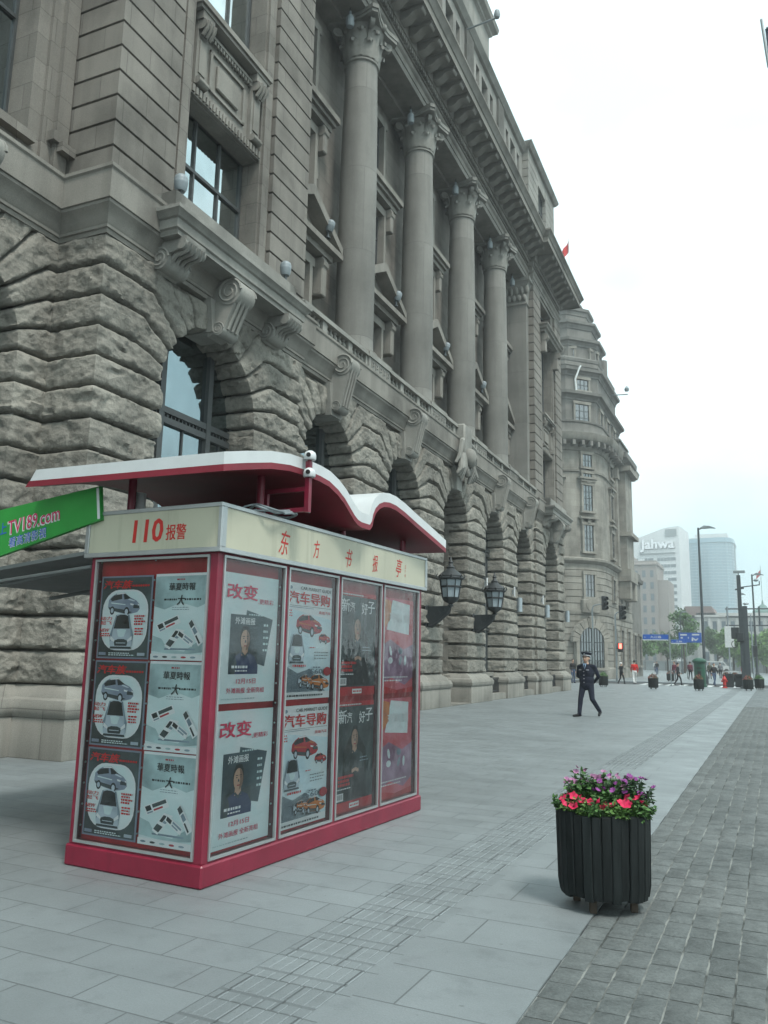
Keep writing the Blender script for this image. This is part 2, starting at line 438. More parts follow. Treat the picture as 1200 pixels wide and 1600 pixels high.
g = MB(); g.bbox(-40, 7, PY1-.3, PY1, -.13, .004, .02); struct(g.build('kerb', 'granite_kerb'))
g = MB(); g.box(-200, 200, PY1, 71.0, -.130, -.126); struct(g.build('side_street', 'asphalt'))
g = MB(); g.bbox(-80, 4, 71.0, 71.3, -.13, .004, .02); g.box(-80, 4, 71.3, 175, -.13, 0); struct(g.build('far_pavement', 'granite_far'))
g = MB()
for i in range(9): g.box(-9.5+i*.95, -9.05+i*.95, 62.2, 69.8, -.126, -.121)
struct(g.build('zebra_crossing', 'paint_offwhite'))

# ================================================================== BANK BUILDING
TH, X0 = .022, -9.34
BANK = thing('bank_building', 'grey granite classical building with rock faced arches and tall round columns', 'building', (X0, 0, 0), TH)
def bank_pt(d, s, z): return Vector((X0+d*math.cos(TH)-s*math.sin(TH), d*math.sin(TH)+s*math.cos(TH), z))
CH, ZS, ZT = .515, 6.18, 8.24
WING, PAVA, PAVB = 7.1, 12.2, 41.3
AW, AA, AB = 7.1, 12.1, 41.4
CEN = [17.2+4.77*k for k in range(5)]
COLS = [19.58+4.77*k for k in range(4)]
ARCH = [(AW, 1.40, -.9), (AA, 1.52, .12)]+[(c, 1.35, 0.0) for c in CEN]+[(AB, 1.50, .12)]
NTH = 6; THK = [R(13.5*k) for k in range(7)]      # voussoir joints
def rock(mb, lower, upper, nrm, nv, du, bulge=.115, seed=0, taper=(False, False), rough=1.0):
    """one rock-faced block: two matching polylines (bottom and top joint) plus a plan normal for each segment"""
    rows = []
    nseg = len(lower)-1
    Us = []
    for i in range(nseg):
        L = ((lower[i+1]-lower[i]).length+(upper[i+1]-upper[i]).length)/2
        n = max(2, int(round(L/du)))
        for j in range(n+(1 if i == nseg-1 else 0)): Us.append((i, j/n, L))
    tot = sum(((lower[i+1]-lower[i]).length) for i in range(nseg)); acc = [0]
    for i in range(nseg): acc.append(acc[-1]+(lower[i+1]-lower[i]).length)
    vs = []; m = len(Us); off = Vector((seed*7.3, seed*3.1, seed*1.7))
    for (i, t, L) in Us:
        n0 = nrm[i]; n_ = n0.copy()
        dl = .14
        cc_ = lambda a, b: a.z == 0 and b.z == 0 and a.cross(b).z < -.3
        if i > 0 and not cc_(nrm[i-1], n0): n_ = n_ + nrm[i-1]*max(0, 1-t*L/dl)
        if i < nseg-1 and not cc_(n0, nrm[i+1]): n_ = n_ + nrm[i+1]*max(0, 1-(1-t)*L/dl)
        n_.normalize()
        pl = lower[i].lerp(lower[i+1], t); pu = upper[i].lerp(upper[i+1], t)
        h = (pu-pl).length
        tp = 1.0
        ua = acc[i]+t*L
        if taper[0]: e = min(1, ua/.2); tp *= math.sqrt(max(0, 1-(1-e)**2))
        if taper[1]: e = min(1, max(0, (tot-ua))/.2); tp *= math.sqrt(max(0, 1-(1-e)**2))
        for j in range(nv+1):
            v = j/nv
            p = pl.lerp(pu, v); q = p+off
            e = min(1, min(v*1.15, (1-v)*.85)*h/.085)
            pr = math.sqrt(max(0, 1-(1-e)**2))*tp
            qs = Vector((q.x*2.6, q.y*2.6, q.z*4.2)); vd, vp = noise.voronoi(qs); tl = noise.cell_vector(vp[0]*9.7)-Vector((.5, .5, .5)); a = (qs-vp[0]).dot(tl)*.105 + (tl.x)*.02 + noise.noise(q*2.1)*.035 + noise.noise(q*6.2)*.026 + abs(noise.noise(q*10.7))*-.03 + noise.noise(q*19)*.012
            hh = -.085 + pr*(bulge + .05 + a*.78*rough)
            vs.append(p+n_*hh)
    fs = [(i*(nv+1)+j, (i+1)*(nv+1)+j, (i+1)*(nv+1)+j+1, i*(nv+1)+j+1) for i in range(m-1) for j in range(nv)]
    mb.add(vs, fs)
def seg_normals(plan):
    out_ = []
    for a, b in zip(plan[:-1], plan[1:]):
        d = Vector((b[0]-a[0], b[1]-a[1], 0)); d = d.normalized() if d.length > 1e-6 else Vector((0, 1, 0))
        out_.append(Vector((d.y, -d.x, 0)))
    return out_
rb = random.Random(11)
JD = .85
def pier(idx, left, right, mids):
    """left / right: (centre, radius, plane) of the neighbouring arches, mids: plan corners between them"""
    mb = MB(); near = mids[0][1] < 24
    du, nv = ((.045, 14) if idx < 2 else (.07, 11)) if near else (.12, 8)
    cL, rL, dL = left; cR, rR, dR = right
    sL, sR = cL+rL, cR-rR
    k = 0
    z = ZS-10*CH
    lower_mids = mids if len(mids) > 2 else []
    while z < ZS-1e-4:
        plan = [(dL-JD, sL), (dL, sL)]+[m for m in mids if sL+.01 < m[1] < sR-.01 or len(mids) > 2]+[(dR, sR), (dR-JD, sR)]
        mb.tint = rb.uniform(-.13, .10)
        rock(mb, [V3(d, s, z) for d, s in plan], [V3(d, s, z+CH) for d, s in plan], seg_normals(plan), nv, du, seed=idx*40+k, bulge=rb.uniform(.095, .135))
        z += CH; k += 1
    def arc(c, r, d, th, sgn): return c+sgn*r*math.cos(th), ZS+r*math.sin(th)
    def bend(c, kk, sgn, lim):
        if kk == 0: return None
        dx = min(kk*CH/math.tan(THK[kk]), lim); return c+sgn*dx
    limL = (mids[0][1]-cL)-.12; limR = (cR-mids[-1][1])-.12
    for kk in range(4):
        polys = []
        for q in (kk, kk+1):
            zz = ZS+q*CH
            sl, zl = arc(cL, rL, dL, THK[q], 1); sr, zr = arc(cR, rR, dR, THK[q], -1)
            bl = bend(cL, q, 1, limL); br = bend(cR, q, -1, limR)
            if q == 0: bl = cL+rL+(mids[0][1]-cL-rL)*.5; br = cR-rR-(cR-rR-mids[-1][1])*.5
            polys.append([V3(dL-JD, sl, zl), V3(dL, sl, zl), V3(dL, bl, zz)]+[V3(d, s, zz) for d, s in mids]+[V3(dR, br, zz), V3(dR, sr, zr), V3(dR-JD, sr, zr)])
        thm = (THK[kk]+THK[kk+1])/2
        plan = [(p.x, p.y) for p in polys[0]]
        nr = seg_normals(plan)
        nr[0] = Vector((0, -math.cos(thm), -math.sin(thm))); nr[-1] = Vector((0, math.cos(thm), -math.sin(thm)))
        nr[1] = Vector((1, 0, 0)); nr[-2] = Vector((1, 0, 0))
        mb.tint = rb.uniform(-.13, .10)
        rock(mb, polys[0], polys[1], nr, nv, du, seed=idx*40+20+kk, bulge=rb.uniform(.10, .14))
    for (c, r, d, sgn, lim) in ((cL, rL, dL, 1, limL), (cR, rR, dR, -1, limR)):
        for kk in (4, 5):
            lo, hi = [], []
            for q, L in ((kk, lo), (kk+1, hi)):
                s_, z_ = arc(c, r, d, THK[q], sgn)
                L += [V3(d-JD, s_, z_), V3(d, s_, z_), V3(d, c+sgn*min(lim, (ZT-ZS)/math.tan(THK[q])), ZT)]
            thm = (THK[kk]+THK[kk+1])/2
            nr = [Vector((0, -sgn*math.cos(thm), -math.sin(thm))), Vector((1, 0, 0))]
            if sgn < 0: lo, hi = hi, lo
            mb.tint = rb.uniform(-.13, .10)
            rock(mb, lo, hi, nr, nv if near else 6, du, seed=idx*40+30+kk+sgn, bulge=.10, taper=(False, True))
    o = mb.build('rock_faced_pier', 'stone_rock', BANK, smooth=50)
    # plinth under it
    p = MB()
    body = [m for m in mids] if len(mids) > 2 else [(dL, (sL+sR)/2)]
    path = [(dL-JD, sL), (dL, sL)]+(mids if len(mids) > 2 else [])+[(dR, sR), (dR-JD, sR)]
    if dL != dR and len(mids) <= 2: path = [(dL-JD, sL), (dL, sL)]+list(mids)+[(dR, sR), (dR-JD, sR)]
    p.sweep(path, [(.26, -.1), (.27, .08), (.27, .55), (.25, .58), (.22, .58)])
    p.sweep(path, [(.0, .58), (.27, .581), (.31, .64), (.315, .74), (.27, .83), (.20, .86), (.17, .92), (.08, .98), (.02, 1.035), (-.2, 1.035)])
    p.build('plinth', 'stone_plinth', BANK, smooth=40)
    return o
def mids_of(i):
    if i == 0: return [(-.9, 9.1), (.12, 9.1)]
    if i == 1: return [(.12, 15.3), (0, 15.3)]
    if i == 6: return [(0, 38.15), (.12, 38.15)]
    m = (ARCH[i][0]+ARCH[i+1][0])/2; return [(0, m-.01), (0, m+.01)]
for i in range(len(ARCH)-1): pier(i, ARCH[i], ARCH[i+1], mids_of(i))
# last pier of the far pavilion: ends at the corner of the building
pier(20, ARCH[-1], (47.3, 1.2, -.9), [(.12, 44.5), (-.9, 44.5)])

def dwin(mb_f, mb_g, c, r, d, z0, near=True):
    """arched window: glass sheet and frame bars"""
    n = 20
    pts = [V3(d, c+r, z0)]+[V3(d, c+r*math.cos(math.pi*i/n), ZS+r*math.sin(math.pi*i/n)) for i in range(n+1)]+[V3(d, c-r, z0)]
    mb_g.add(pts, [tuple(range(len(pts)))])
    ring = [V3(d+.03, c-r+.05, z0)]+[V3(d+.03, c-(r-.05)*math.cos(math.pi*i/n), ZS+(r-.05)*math.sin(math.pi*i/n)) for i in range(n+1)]+[V3(d+.03, c+r-.05, z0)]
    mb_f.tube(ring, .06, 6)
    mb_f.box(d-.02, d+.08, c-r, c+r, ZS-.42, ZS-.30); mb_f.box(d-.02, d+.08, c-r, c+r, ZS-.22, ZS-.10)
    for k_ in range(int(2*r/.11)): mb_f.box(d, d+.05, c-r+.03+k_*.11, c-r+.06+k_*.11, ZS-.31, ZS-.21)
    for m in (-.42, .42):
        mb_f.box(d-.02, d+.09, c+m*r*1.05-.07, c+m*r*1.05+.07, z0, ZS+math.sqrt(max(0, r*r-(m*r*1.05)**2))-.03)
    for m in (0, -.72, .72): mb_f.box(d-.01, d+.03, c+m*r-.018, c+m*r+.018, z0, ZS-.3)
    mb_f.box(d-.02, d+.06, c-r, c+r, z0+1.7, z0+1.78)
for i, (c, r, d0) in enumerate(ARCH):
    if i == 4: continue
    fr, gl = MB(), MB(); dwin(fr, gl, c, r+.12, d0-.62, 1.0)
    f = fr.build('arched_window', 'window_frame', BANK); gl.build('pane', 'window_coated', f)
    s_ = MB(); s_.box(d0-.8, d0+.18, c-r-.02, c+r+.02, -.1, .24); s_.box(d0-.8, d0-.5, c-r, c+r, .24, .9); s_.box(d0-.8, d0-.35, c-r, c+r, .88, 1.02)
    s_.build('sill', 'stone_plinth', BANK)
    b = MB(); b.box(d0-.5, d0-.46, c-r, c+r, .24, .88)
    n = int(2*r/.13)
    for k in range(n): b.cyl((d0-.12, c-r+.07+k*.13, .22), (d0-.12, c-r+.07+k*.13, .84), .014, n=5)
    b.box(d0-.14, d0-.1, c-r, c+r, .76, .79); b.box(d0-.14, d0-.1, c-r, c+r, .30, .33)
    b.build('basement_grille', 'iron', BANK)
# entrance arch: smooth reveals, carved panels, dark door
c, r, d0 = ARCH[4]
e = MB()
for sg in (-1, 1):
    a = c+sg*(r-.06); b_ = c+sg*(r+.5); lo, hi = min(a, b_), max(a, b_)
    e.box(-3.2, -.7, lo, hi, 0, ZS+.2)
    e.box(-3.2, -.55, min(a-sg*.12, b_), max(a-sg*.12, b_), 0, .95)
    # panel mouldings on the reveal
    s1 = a-sg*.02
    for z0, z1 in ((1.3, 4.1), (4.4, 5.9)):
        for dd in (-1.05, -2.55): e.box(dd-.04, dd+.04, min(s1-sg*.05, s1), max(s1-sg*.05, s1), z0, z1)
        for zz in (z0, z1): e.box(-2.59, -1.01, min(s1-sg*.05, s1), max(s1-sg*.05, s1), zz-.04, zz+.04)
    for k in range(9): e.sphere((-1.25, s1-sg*.02, 1.7+k*.27), (.11, .07, .15), 8, 6)
    for zz in (6.35, 7.0): e.lathe((0, 0, 0), [(0, 0)], 3) if False else None
n = 16; rr = r-.06
vs = []; 
for i in range(n+1):
    t = math.pi*i/n
    vs += [(-.75, c+rr*math.cos(t), ZS+rr*math.sin(t)), (-3.2, c+rr*math.cos(t), ZS+rr*math.sin(t))]
e.add(vs, [(2*i, 2*i+1, 2*i+3, 2*i+2) for i in range(n)])
for i in range(2, n-1, 3):        # coffers on the vault
    t = math.pi*(i+.5)/n
    for dd in (-1.2, -1.9, -2.6):
        p_ = V3(dd, c+(rr-.02)*math.cos(t), ZS+(rr-.02)*math.sin(t)); e.sphere(p_, (.2, .1, .1), 8, 6)
e.build('entrance_reveal', 'stone_smooth', BANK, smooth=40)
e = MB(); e.box(-3.3, -3.2, c-r, c+r, 0, 7.6)
for sg in (-1, 1):
    for z0 in (.3, 1.7, 3.1): e.bbox(-3.2, -3.14, c+sg*.62-.45, c+sg*.62+.45, z0, z0+1.15, .03)
e.build('entrance_door', 'window_frame', BANK)
e = MB(); e.box(-3.3, .25, c-r-.1, c+r+.1, -.05, .03); e.build('threshold', 'stone_plinth', BANK)

# ---------------------------------------------- bands and cornices
PLOW = [(-.9, -6), (-.9, 9.1), (.12, 9.1), (.12, 15.3), (0, 15.3), (0, 38.15), (.12, 38.15), (.12, 44.5), (-14, 44.5)]
b = MB(); b.sweep(PLOW, [(-.6, 8.20), (.07, 8.20), (.08, 8.27), (.11, 8.28), (.11, 8.33), (.13, 8.36), (.15, 8.45), (.20, 8.55), (.26, 8.61), (.26, 8.66), (.29, 8.67), (.29, 9.16), (.32, 9.19), (.32, 9.25), (-1.6, 9.26)])
b.build('string_course', 'stone_smooth', BANK, smooth=30)
PUP = [(-.9, -6), (-.9, 9.1), (.12, 9.1), (.12, 15.25), (-.12, 15.25), (-.12, 38.2), (.12, 38.2), (.12, 44.5), (-14, 44.5)]
b = MB(); b.sweep(PUP, [(-1.4, 20.5), (0, 20.5), (0, 20.72), (.03, 20.73), (.03, 20.95), (.07, 20.98), (.10, 21.03), (.10, 21.08), (0, 21.10), (0, 21.36), (.05, 21.37), (.05, 21.62), (.17, 21.64), (.20, 21.7), (.20, 22.03), (1.02, 22.03), (1.03, 21.99), (1.06, 21.99), (1.06, 22.26), (1.10, 22.28), (1.13, 22.36), (1.22, 22.5), (1.25, 22.52), (1.25, 22.6), (-2, 22.8)])
b.build('main_cornice', 'stone_smooth', BANK, smooth=30)
for (d, s0, s1) in ((-.07, 15.4, 38.1), (.17, 9.2, 15.2), (.17, 38.3, 44.4)):
    b = MB(); n = int((s1-s0)/.17)
    for k in range(n): b.box(d, d+.1, s0+k*.17, s0+k*.17+.1, 21.42, 21.6)
    b.build('dentil_course', 'stone_smooth', BANK)
mo = None
def modillion(d, s):
    global mo
    if mo is None:
        m = MB()
        prof = [(0, 21.66), (0, 22.03), (.78, 22.03), (.78, 21.93), (.74, 21.88), (.66, 21.86), (.55, 21.89), (.42, 21.84), (.28, 21.72), (.14, 21.66)]
        m.prism([V3(a, -.17, z) for a, z in prof], (0, .34, 0))
        m.cyl((.70, -.18, 21.92), (.70, .18, 21.92), .065, n=10); m.box(0, .8, -.2, .2, 21.98, 22.03)
        mo = m.build('modillion', 'stone_smooth', BANK, smooth=40); o = mo
    else: o = mo.copy(); COL.objects.link(o)
    o.location = (d, s, 0); return o
for k in range(30): modillion(.08, 15.75+k*.755)
for k in range(8): modillion(.32, 38.75+k*.755)
for k in range(8): modillion(.32, 9.6+k*.755)

# ---------------------------------------------- back wall with windows between the columns
DB = -1.45
b = MB(); b.box(-14, DB, 15.2, 38.3, 9.2, 22.4); b.box(-14, -.7, 38.3, 44.4, 0, 22.4) if False else None
b.build('back_wall', 'stone_wall', BANK)
def rect_win(name, d, s0, s1, z0, z1, nx=2, ny=(.62,), mat='window_glass', dep=.0):
    f, gl_ = MB(), MB()
    gl_.add([(d, s0, z0), (d, s1, z0), (d, s1, z1), (d, s0, z1)], [(0, 1, 2, 3)])
    t = .05
    for a, b2 in ((s0, s0+t), (s1-t, s1)): f.box(d-.02, d+.05, a, b2, z0, z1)
    for a, b2 in ((z0, z0+t), (z1-t, z1)): f.box(d-.02, d+.05, s0, s1, a, b2)
    for k in range(1, nx): f.box(d-.01, d+.045, s0+(s1-s0)*k/nx-.025, s0+(s1-s0)*k/nx+.025, z0, z1)
    for y in ny: f.box(d-.01, d+.055, s0, s1, z0+(z1-z0)*y-.035, z0+(z1-z0)*y+.035)
    fo = f.build(name, 'window_frame', BANK); gl_.build('pane', mat, fo); return fo
for c in CEN:
    for (hw, z0, z1) in ((.62, 9.9, 12.1), (.72, 13.9, 16.1), (.66, 17.5, 19.4)):
        rect_win('window', DB+.012, c-hw, c+hw, z0, z1)
    s = MB(); d = DB
    for (hw, z0, z1, pj) in ((.62, 9.9, 12.1, .34), (.72, 13.9, 16.1, .30), (.66, 17.5, 19.4, .26)):
        for sg in (-1, 1):
            a, b2 = sorted((c+sg*hw, c+sg*(hw+.14))); s.box(d-.1, d+pj, a, b2, z0-.1, z1)
            a, b2 = sorted((c+sg*(hw+.14), c+sg*(hw+.30))); s.box(d-.1, d+pj-.08, a, b2, z0-.1, z1)
        s.box(d-.1, d+pj-.02, c-hw-.3, c+hw+.3, z1, z1+.26); s.box(d-.1, d+pj+.06, c-hw-.34, c+hw+.34, z0-.28, z0-.1)
    # pediment over the lower window
    for sg in (-1, 1):
        s.bbox(d, d+.52, c+sg*1.12-.13, c+sg*1.12+.13, 11.3, 12.45, .03)
        s.cyl((d+.42, c+sg*1.12-.14, 12.25), (d+.42, c+sg*1.12+.14, 12.25), .16, n=10); s.cyl((d+.34, c+sg*1.12-.14, 11.45), (d+.34, c+sg*1.12+.14, 11.45), .1, n=10)
        s.prism([V3(d, c+sg*1.75, 12.75), V3(d, c+sg*1.75, 12.98), V3(d, c, 14.0), V3(d, c, 13.7)], (.74, 0, 0))
    s.box(d, d+.55, c-1.5, c+1.5, 12.45, 12.62); s.box(d, d+.74, c-1.78, c+1.78, 12.62, 12.78); s.prism([V3(d, c-1.5, 12.78), V3(d, c+1.5, 12.78), V3(d, c, 13.75)], (.3, 0, 0))
    # entablature over the second window on two brackets
    for sg in (-1, 1):
        s.bbox(d, d+.46, c+sg*1.02-.12, c+sg*1.02+.12, 15.6, 16.45, .03); s.cyl((d+.36, c+sg*1.02-.14, 16.25), (d+.36, c+sg*1.02+.14, 16.25), .15, n=10)
        s.box(d, d+.2, c+sg*1.02-.09, c+sg*1.02+.09, 14.9, 15.6)
    s.box(d, d+.46, c-1.35, c+1.35, 16.45, 16.62); s.box(d, d+.56, c-1.42, c+1.42, 16.62, 16.74); s.box(d, d+.66, c-1.5, c+1.5, 16.74, 16.92); s.box(d, d+.4, c-1.3, c+1.3, 16.92, 17.12)
    s.build('window_surround', 'stone_smooth', BANK, smooth=30)
# soffit beams run from column to wall: part of the ceiling
s = MB()
for cc in COLS: s.box(DB, -.13, cc-.5, cc+.5, 20.3, 20.52)
s.box(DB, -.9, 15.3, 38.1, 20.34, 20.5); s.build('portico_ceiling', 'stone_smooth', BANK)

# ---------------------------------------------- columns
def capital_mesh(m, cx, cy, z0, r0, h):
    k = h/1.28
    m.lathe((cx, cy, z0), [(r0, -.1*k), (r0+.06, -.08*k), (r0+.07, -.03*k), (r0+.02, 0), (r0-.01, .03), (r0, .4*k), (r0+.07, .8*k), (r0+.16, 1.02*k), (r0+.18, 1.06*k)], 28)
    for row, (zb, zt, n, off, wd) in enumerate(((.02, .52, 8, 0, .17), (.04, .86, 8, .5, .18))):
        for i in range(n):
            a = 2*math.pi*(i+off)/n; er = Vector((math.cos(a), math.sin(a), 0)); et = Vector((-math.sin(a), math.cos(a), 0))
            st = [(0, zb, 1.0, .02), (.05, zb+(zt-zb)*.35, 1.1, .05), (.06, zb+(zt-zb)*.7, 1.0, .06), (.13, zt-.03, .8, .05), (.20, zt-.02, .55, .04), (.19, zt-.11, .3, .02)]
            vs = []
            for o, z, ww, th in st:
                base = Vector((cx, cy, z0+z*k))+er*(r0+.01+o)
                for q, e in ((-1, 0), (-.5, .03), (0, .055), (.5, .03), (1, 0)): vs.append(base+et*(q*wd*ww)+er*(e))
            vs2 = [v-er*.03 for v in vs]
            N = len(st); fs = [(i_*5+j, i_*5+j+1, (i_+1)*5+j+1, (i_+1)*5+j) for i_ in range(N-1) for j in range(4)]
            m.add(vs, fs)
    for i in range(4):                                # corner volutes
        a = math.pi/4+i*math.pi/2; er = Vector((math.cos(a), math.sin(a), 0)); et = Vector((-math.sin(a), math.cos(a), 0))
        c0 = Vector((cx, cy, z0+.92*k))+er*(r0+.33)
        m.cyl(c0-et*.07, c0+et*.07, .15, n=12); m.cyl(c0-et*.09, c0+et*.09, .06, n=8)
        m.tube([Vector((cx, cy, z0+.5*k))+er*(r0+.05), Vector((cx, cy, z0+.8*k))+er*(r0+.12), Vector((cx, cy, z0+1.02*k))+er*(r0+.26)], [.05, .07, .06], 6)
    A = r0+.36; pts = []
    for i in range(4):
        a = math.pi/4+i*math.pi/2; er = Vector((math.cos(a), math.sin(a))); et = Vector((-math.sin(a), math.cos(a)))
        c1 = er*(A*1.32)
        pts += [c1-et*.09, c1+et*.09]
        a2 = a+math.pi/4; e2 = Vector((math.cos(a2), math.sin(a2))); t2 = Vector((-math.sin(a2), math.cos(a2)))
        pts += [e2*(A*.86)-t2*.3, e2*(A*.82), e2*(A*.86)+t2*.3]
    m.prism([V3(cx+p.x, cy+p.y, z0+1.06*k) for p in pts], (0, 0, .1)); m.prism([V3(cx+p.x*1.04, cy+p.y*1.04, z0+1.16*k) for p in pts], (0, 0, .13*k))
    for i in range(4): m.sphere((cx+(A*.86)*math.cos(i*math.pi/2), cy+(A*.86)*math.sin(i*math.pi/2), z0+1.14*k), (.1, .1, .12), 8, 6)
cm0 = None
for cc in COLS:
    m = MB(); m.lathe((0, 0, 0), [(.585, 10.0), (.56, 10.06), (.555, 10.5), (.557, 12.5), (.55, 15), (.52, 17.5), (.485, 19.2)], 40)
    if cm0 is None:
        cm0 = m.build('column', 'stone_column', BANK, smooth=40); cm0.location = (-.6, cc, 0)
        m = MB(); m.box(-.78, .62, -.78, .78, 9.25, 9.62); m.lathe((0, 0, 0), [(.74, 9.6), (.80, 9.66), (.80, 9.76), (.72, 9.82), (.66, 9.84), (.65, 9.88), (.69, 9.93), (.68, 9.98), (.6, 10.01), (.58, 10.02)], 40)
        m.build('column_base', 'stone_smooth', cm0, smooth=40)
        m = MB(); capital_mesh(m, 0, 0, 19.2, .48, 1.3); m.build('capital', 'stone_pale', cm0, smooth=35)
    else:
        o = copy_tree(cm0, BANK); o.location = (-.6, cc, 0)
# antae where the portico meets the pavilions
for s0, s1 in ((15.25, 15.75), (37.7, 38.2)):
    m = MB(); m.box(DB, -.1, s0, s1, 9.25, 19.2); m.box(DB, -.02, s0-.05, s1+.05, 9.25, 9.95)
    o = m.build('pilaster', 'stone_column', BANK)
    m = MB(); m.sweep([(DB, s0), (-.1, s0), (-.1, s1), (DB, s1)], [(0, 19.1), (.06, 19.14), (.06, 19.2), (.01, 19.24), (.03, 19.6), (.10, 20.1), (.2, 20.3), (.24, 20.32), (.24, 20.5), (0, 20.5)])
    sgn = -1 if s0 > 20 else 1; se = s0 if s0 > 20 else s1
    for j in range(5):
        for zz, hh in ((19.3, .35), (19.65, .45)):
            m.sphere((DB+.2+j*.27+(.13 if zz > 19.5 else 0), se+sgn*.06, zz+hh/2), (.11, .1, hh/2), 8, 6)
    m.build('capital', 'stone_pale', o, smooth=40)

# ---------------------------------------------- balustrade of the portico
for i, c in enumerate(CEN):
    a = (COLS[i-1]+.72) if i > 0 else 15.35; b2 = (COLS[i]-.72) if i < 4 else 38.1
    m = MB(); d0 = .0
    m.box(-.02, .22, a, b2, 9.25, 9.33); m.box(-.05, .26, a, b2, 9.60, 9.66); m.box(-.02, .23, a, b2, 9.66, 9.74)
    dies = [a, a+(b2-a)*.30, a+(b2-a)*.70, b2]
    for q in dies: m.box(0, .2, max(a, q-.11), min(b2, q+.11), 9.33, 9.60)
    for q0, q1 in zip(dies[:-1], dies[1:]):
        n = max(2, int((q1-q0-.22)/.20))
        for k in range(n):
            s_ = q0+.11+(q1-q0-.22)*(k+.5)/n
            m.lathe((.1, s_, 9.33), [(.055, 0), (.055, .03), (.035, .04), (.07, .09), (.072, .12), (.035, .19), (.03, .21), (.05, .23), (.055, .27)], 8)
    m.build('balustrade', 'stone_pale', BANK, smooth=50)
for cc in COLS:
    m = MB()
    m.box(-.5, .24, cc-.70, cc+.70, 9.25, 9.60); m.box(-.5, .28, cc-.74, cc+.74, 9.60, 9.75)
    for k in range(5):        # fret on the pedestal face
        q = cc-.55+k*.25
        m.box(.24, .262, q, q+.03, 9.34, 9.53); m.box(.24, .262, q, q+.16, 9.50, 9.53); m.box(.24, .262, q+.13, q+.16, 9.40, 9.53); m.box(.24, .262, q+.06, q+.16, 9.40, 9.43)
    m.build('pedestal', 'stone_pale', BANK)

# ---------------------------------------------- scrolled keystones
def console(m, c, d, zt, zb, wd, out, big=.3, small=.16):
    """upright scroll bracket: fat volute above, small one below"""
    z1 = zt-big; z2 = zb+small
    S = []
    for i in range(9):
        t = i/8; 
        S.append((d+out*(1-t)**1.4+.22*t*(1-t)+(.10+small*.6)*t, z1+(z2-z1)*t))
    front = [(x+.10, z) for x, z in S]
    m.prism([V3(d-.1, c-wd/2, zt), V3(d+out*.9, c-wd/2, zt)]+[V3(x, c-wd/2, z) for x, z in front]+[V3(d-.1, c-wd/2, zb)], (0, wd, 0))
    for (zz, rr, dd) in ((z1, big, d+out-big*.45), (z2, small, d+.12+small*.2)):
        m.cyl((dd, c-wd/2-.02, zz), (dd, c+wd/2+.02, zz), rr, n=20)
        for sg in (-1, 1):
            pts = []
            for i in range(40):
                a = i/39*4.4*math.pi; q = rr*(1-.82*i/39)
                pts.append((dd+q*math.cos(a), c+sg*(wd/2+.025), zz+q*math.sin(a)))
            m.tube(pts, [rr*.11*(1-.5*i/39) for i in range(40)], 5)
    for q in (-.28, 0, .28):
        m.tube([(x+.02, c+q*wd, z) for x, z in front], .035, 6)
for i, (c, r, d0) in enumerate(ARCH):
    m = MB(); hw = .30
    # flat wedge of the keystone
    m.prism([V3(d0-.5, c-.27, ZS+r-.12), V3(d0-.5, c+.27, ZS+r-.12), V3(d0-.5, c+.38, 8.22), V3(d0-.5, c-.38, 8.22)], (.66, 0, 0))
    if i == 4:        # entrance: cartouche with a carved head and drapery
        m.bbox(d0+.1, d0+.50, c-.42, c+.42, 8.35, 9.75, .06); m.sphere((d0+.55, c, 8.55), (.26, .30, .36), 14, 10)
        m.sphere((d0+.74, c, 8.52), (.1, .07, .12), 8, 6); m.sphere((d0+.68, c-.12, 8.66), .06, 8, 6); m.sphere((d0+.68, c+.12, 8.66), .06, 8, 6)
        for sg in (-1, 1):
            for q in range(4):
                m.tube([(d0+.42, c+sg*(.25+q*.12), 8.7-q*.05), (d0+.5, c+sg*(.42+q*.13), 8.2-q*.06), (d0+.36, c+sg*(.36+q*.17), 7.7+q*.05)], [.09, .11, .05], 7)
            m.tube([(d0+.4, c+sg*.3, 9.2), (d0+.5, c+sg*.75, 9.0), (d0+.46, c+sg*.85, 8.5), (d0+.36, c+sg*1.0, 8.2)], [.08, .1, .08, .05], 7)
        for q in range(5): m.sphere((d0+.45, c-.24+q*.12, 8.05-abs(q-2)*-.04), (.12, .07, .2), 8, 6)
        m.build('carved_cartouche', 'stone_pale', BANK, smooth=40)
    else:
        pav = d0 > .1
        console(m, c, d0+.12, 8.62 if pav else 8.95, 7.50, .46, .48 if pav else .42, .27, .13)
        m.build('scrolled_keystone', 'stone_pale', BANK, smooth=40)
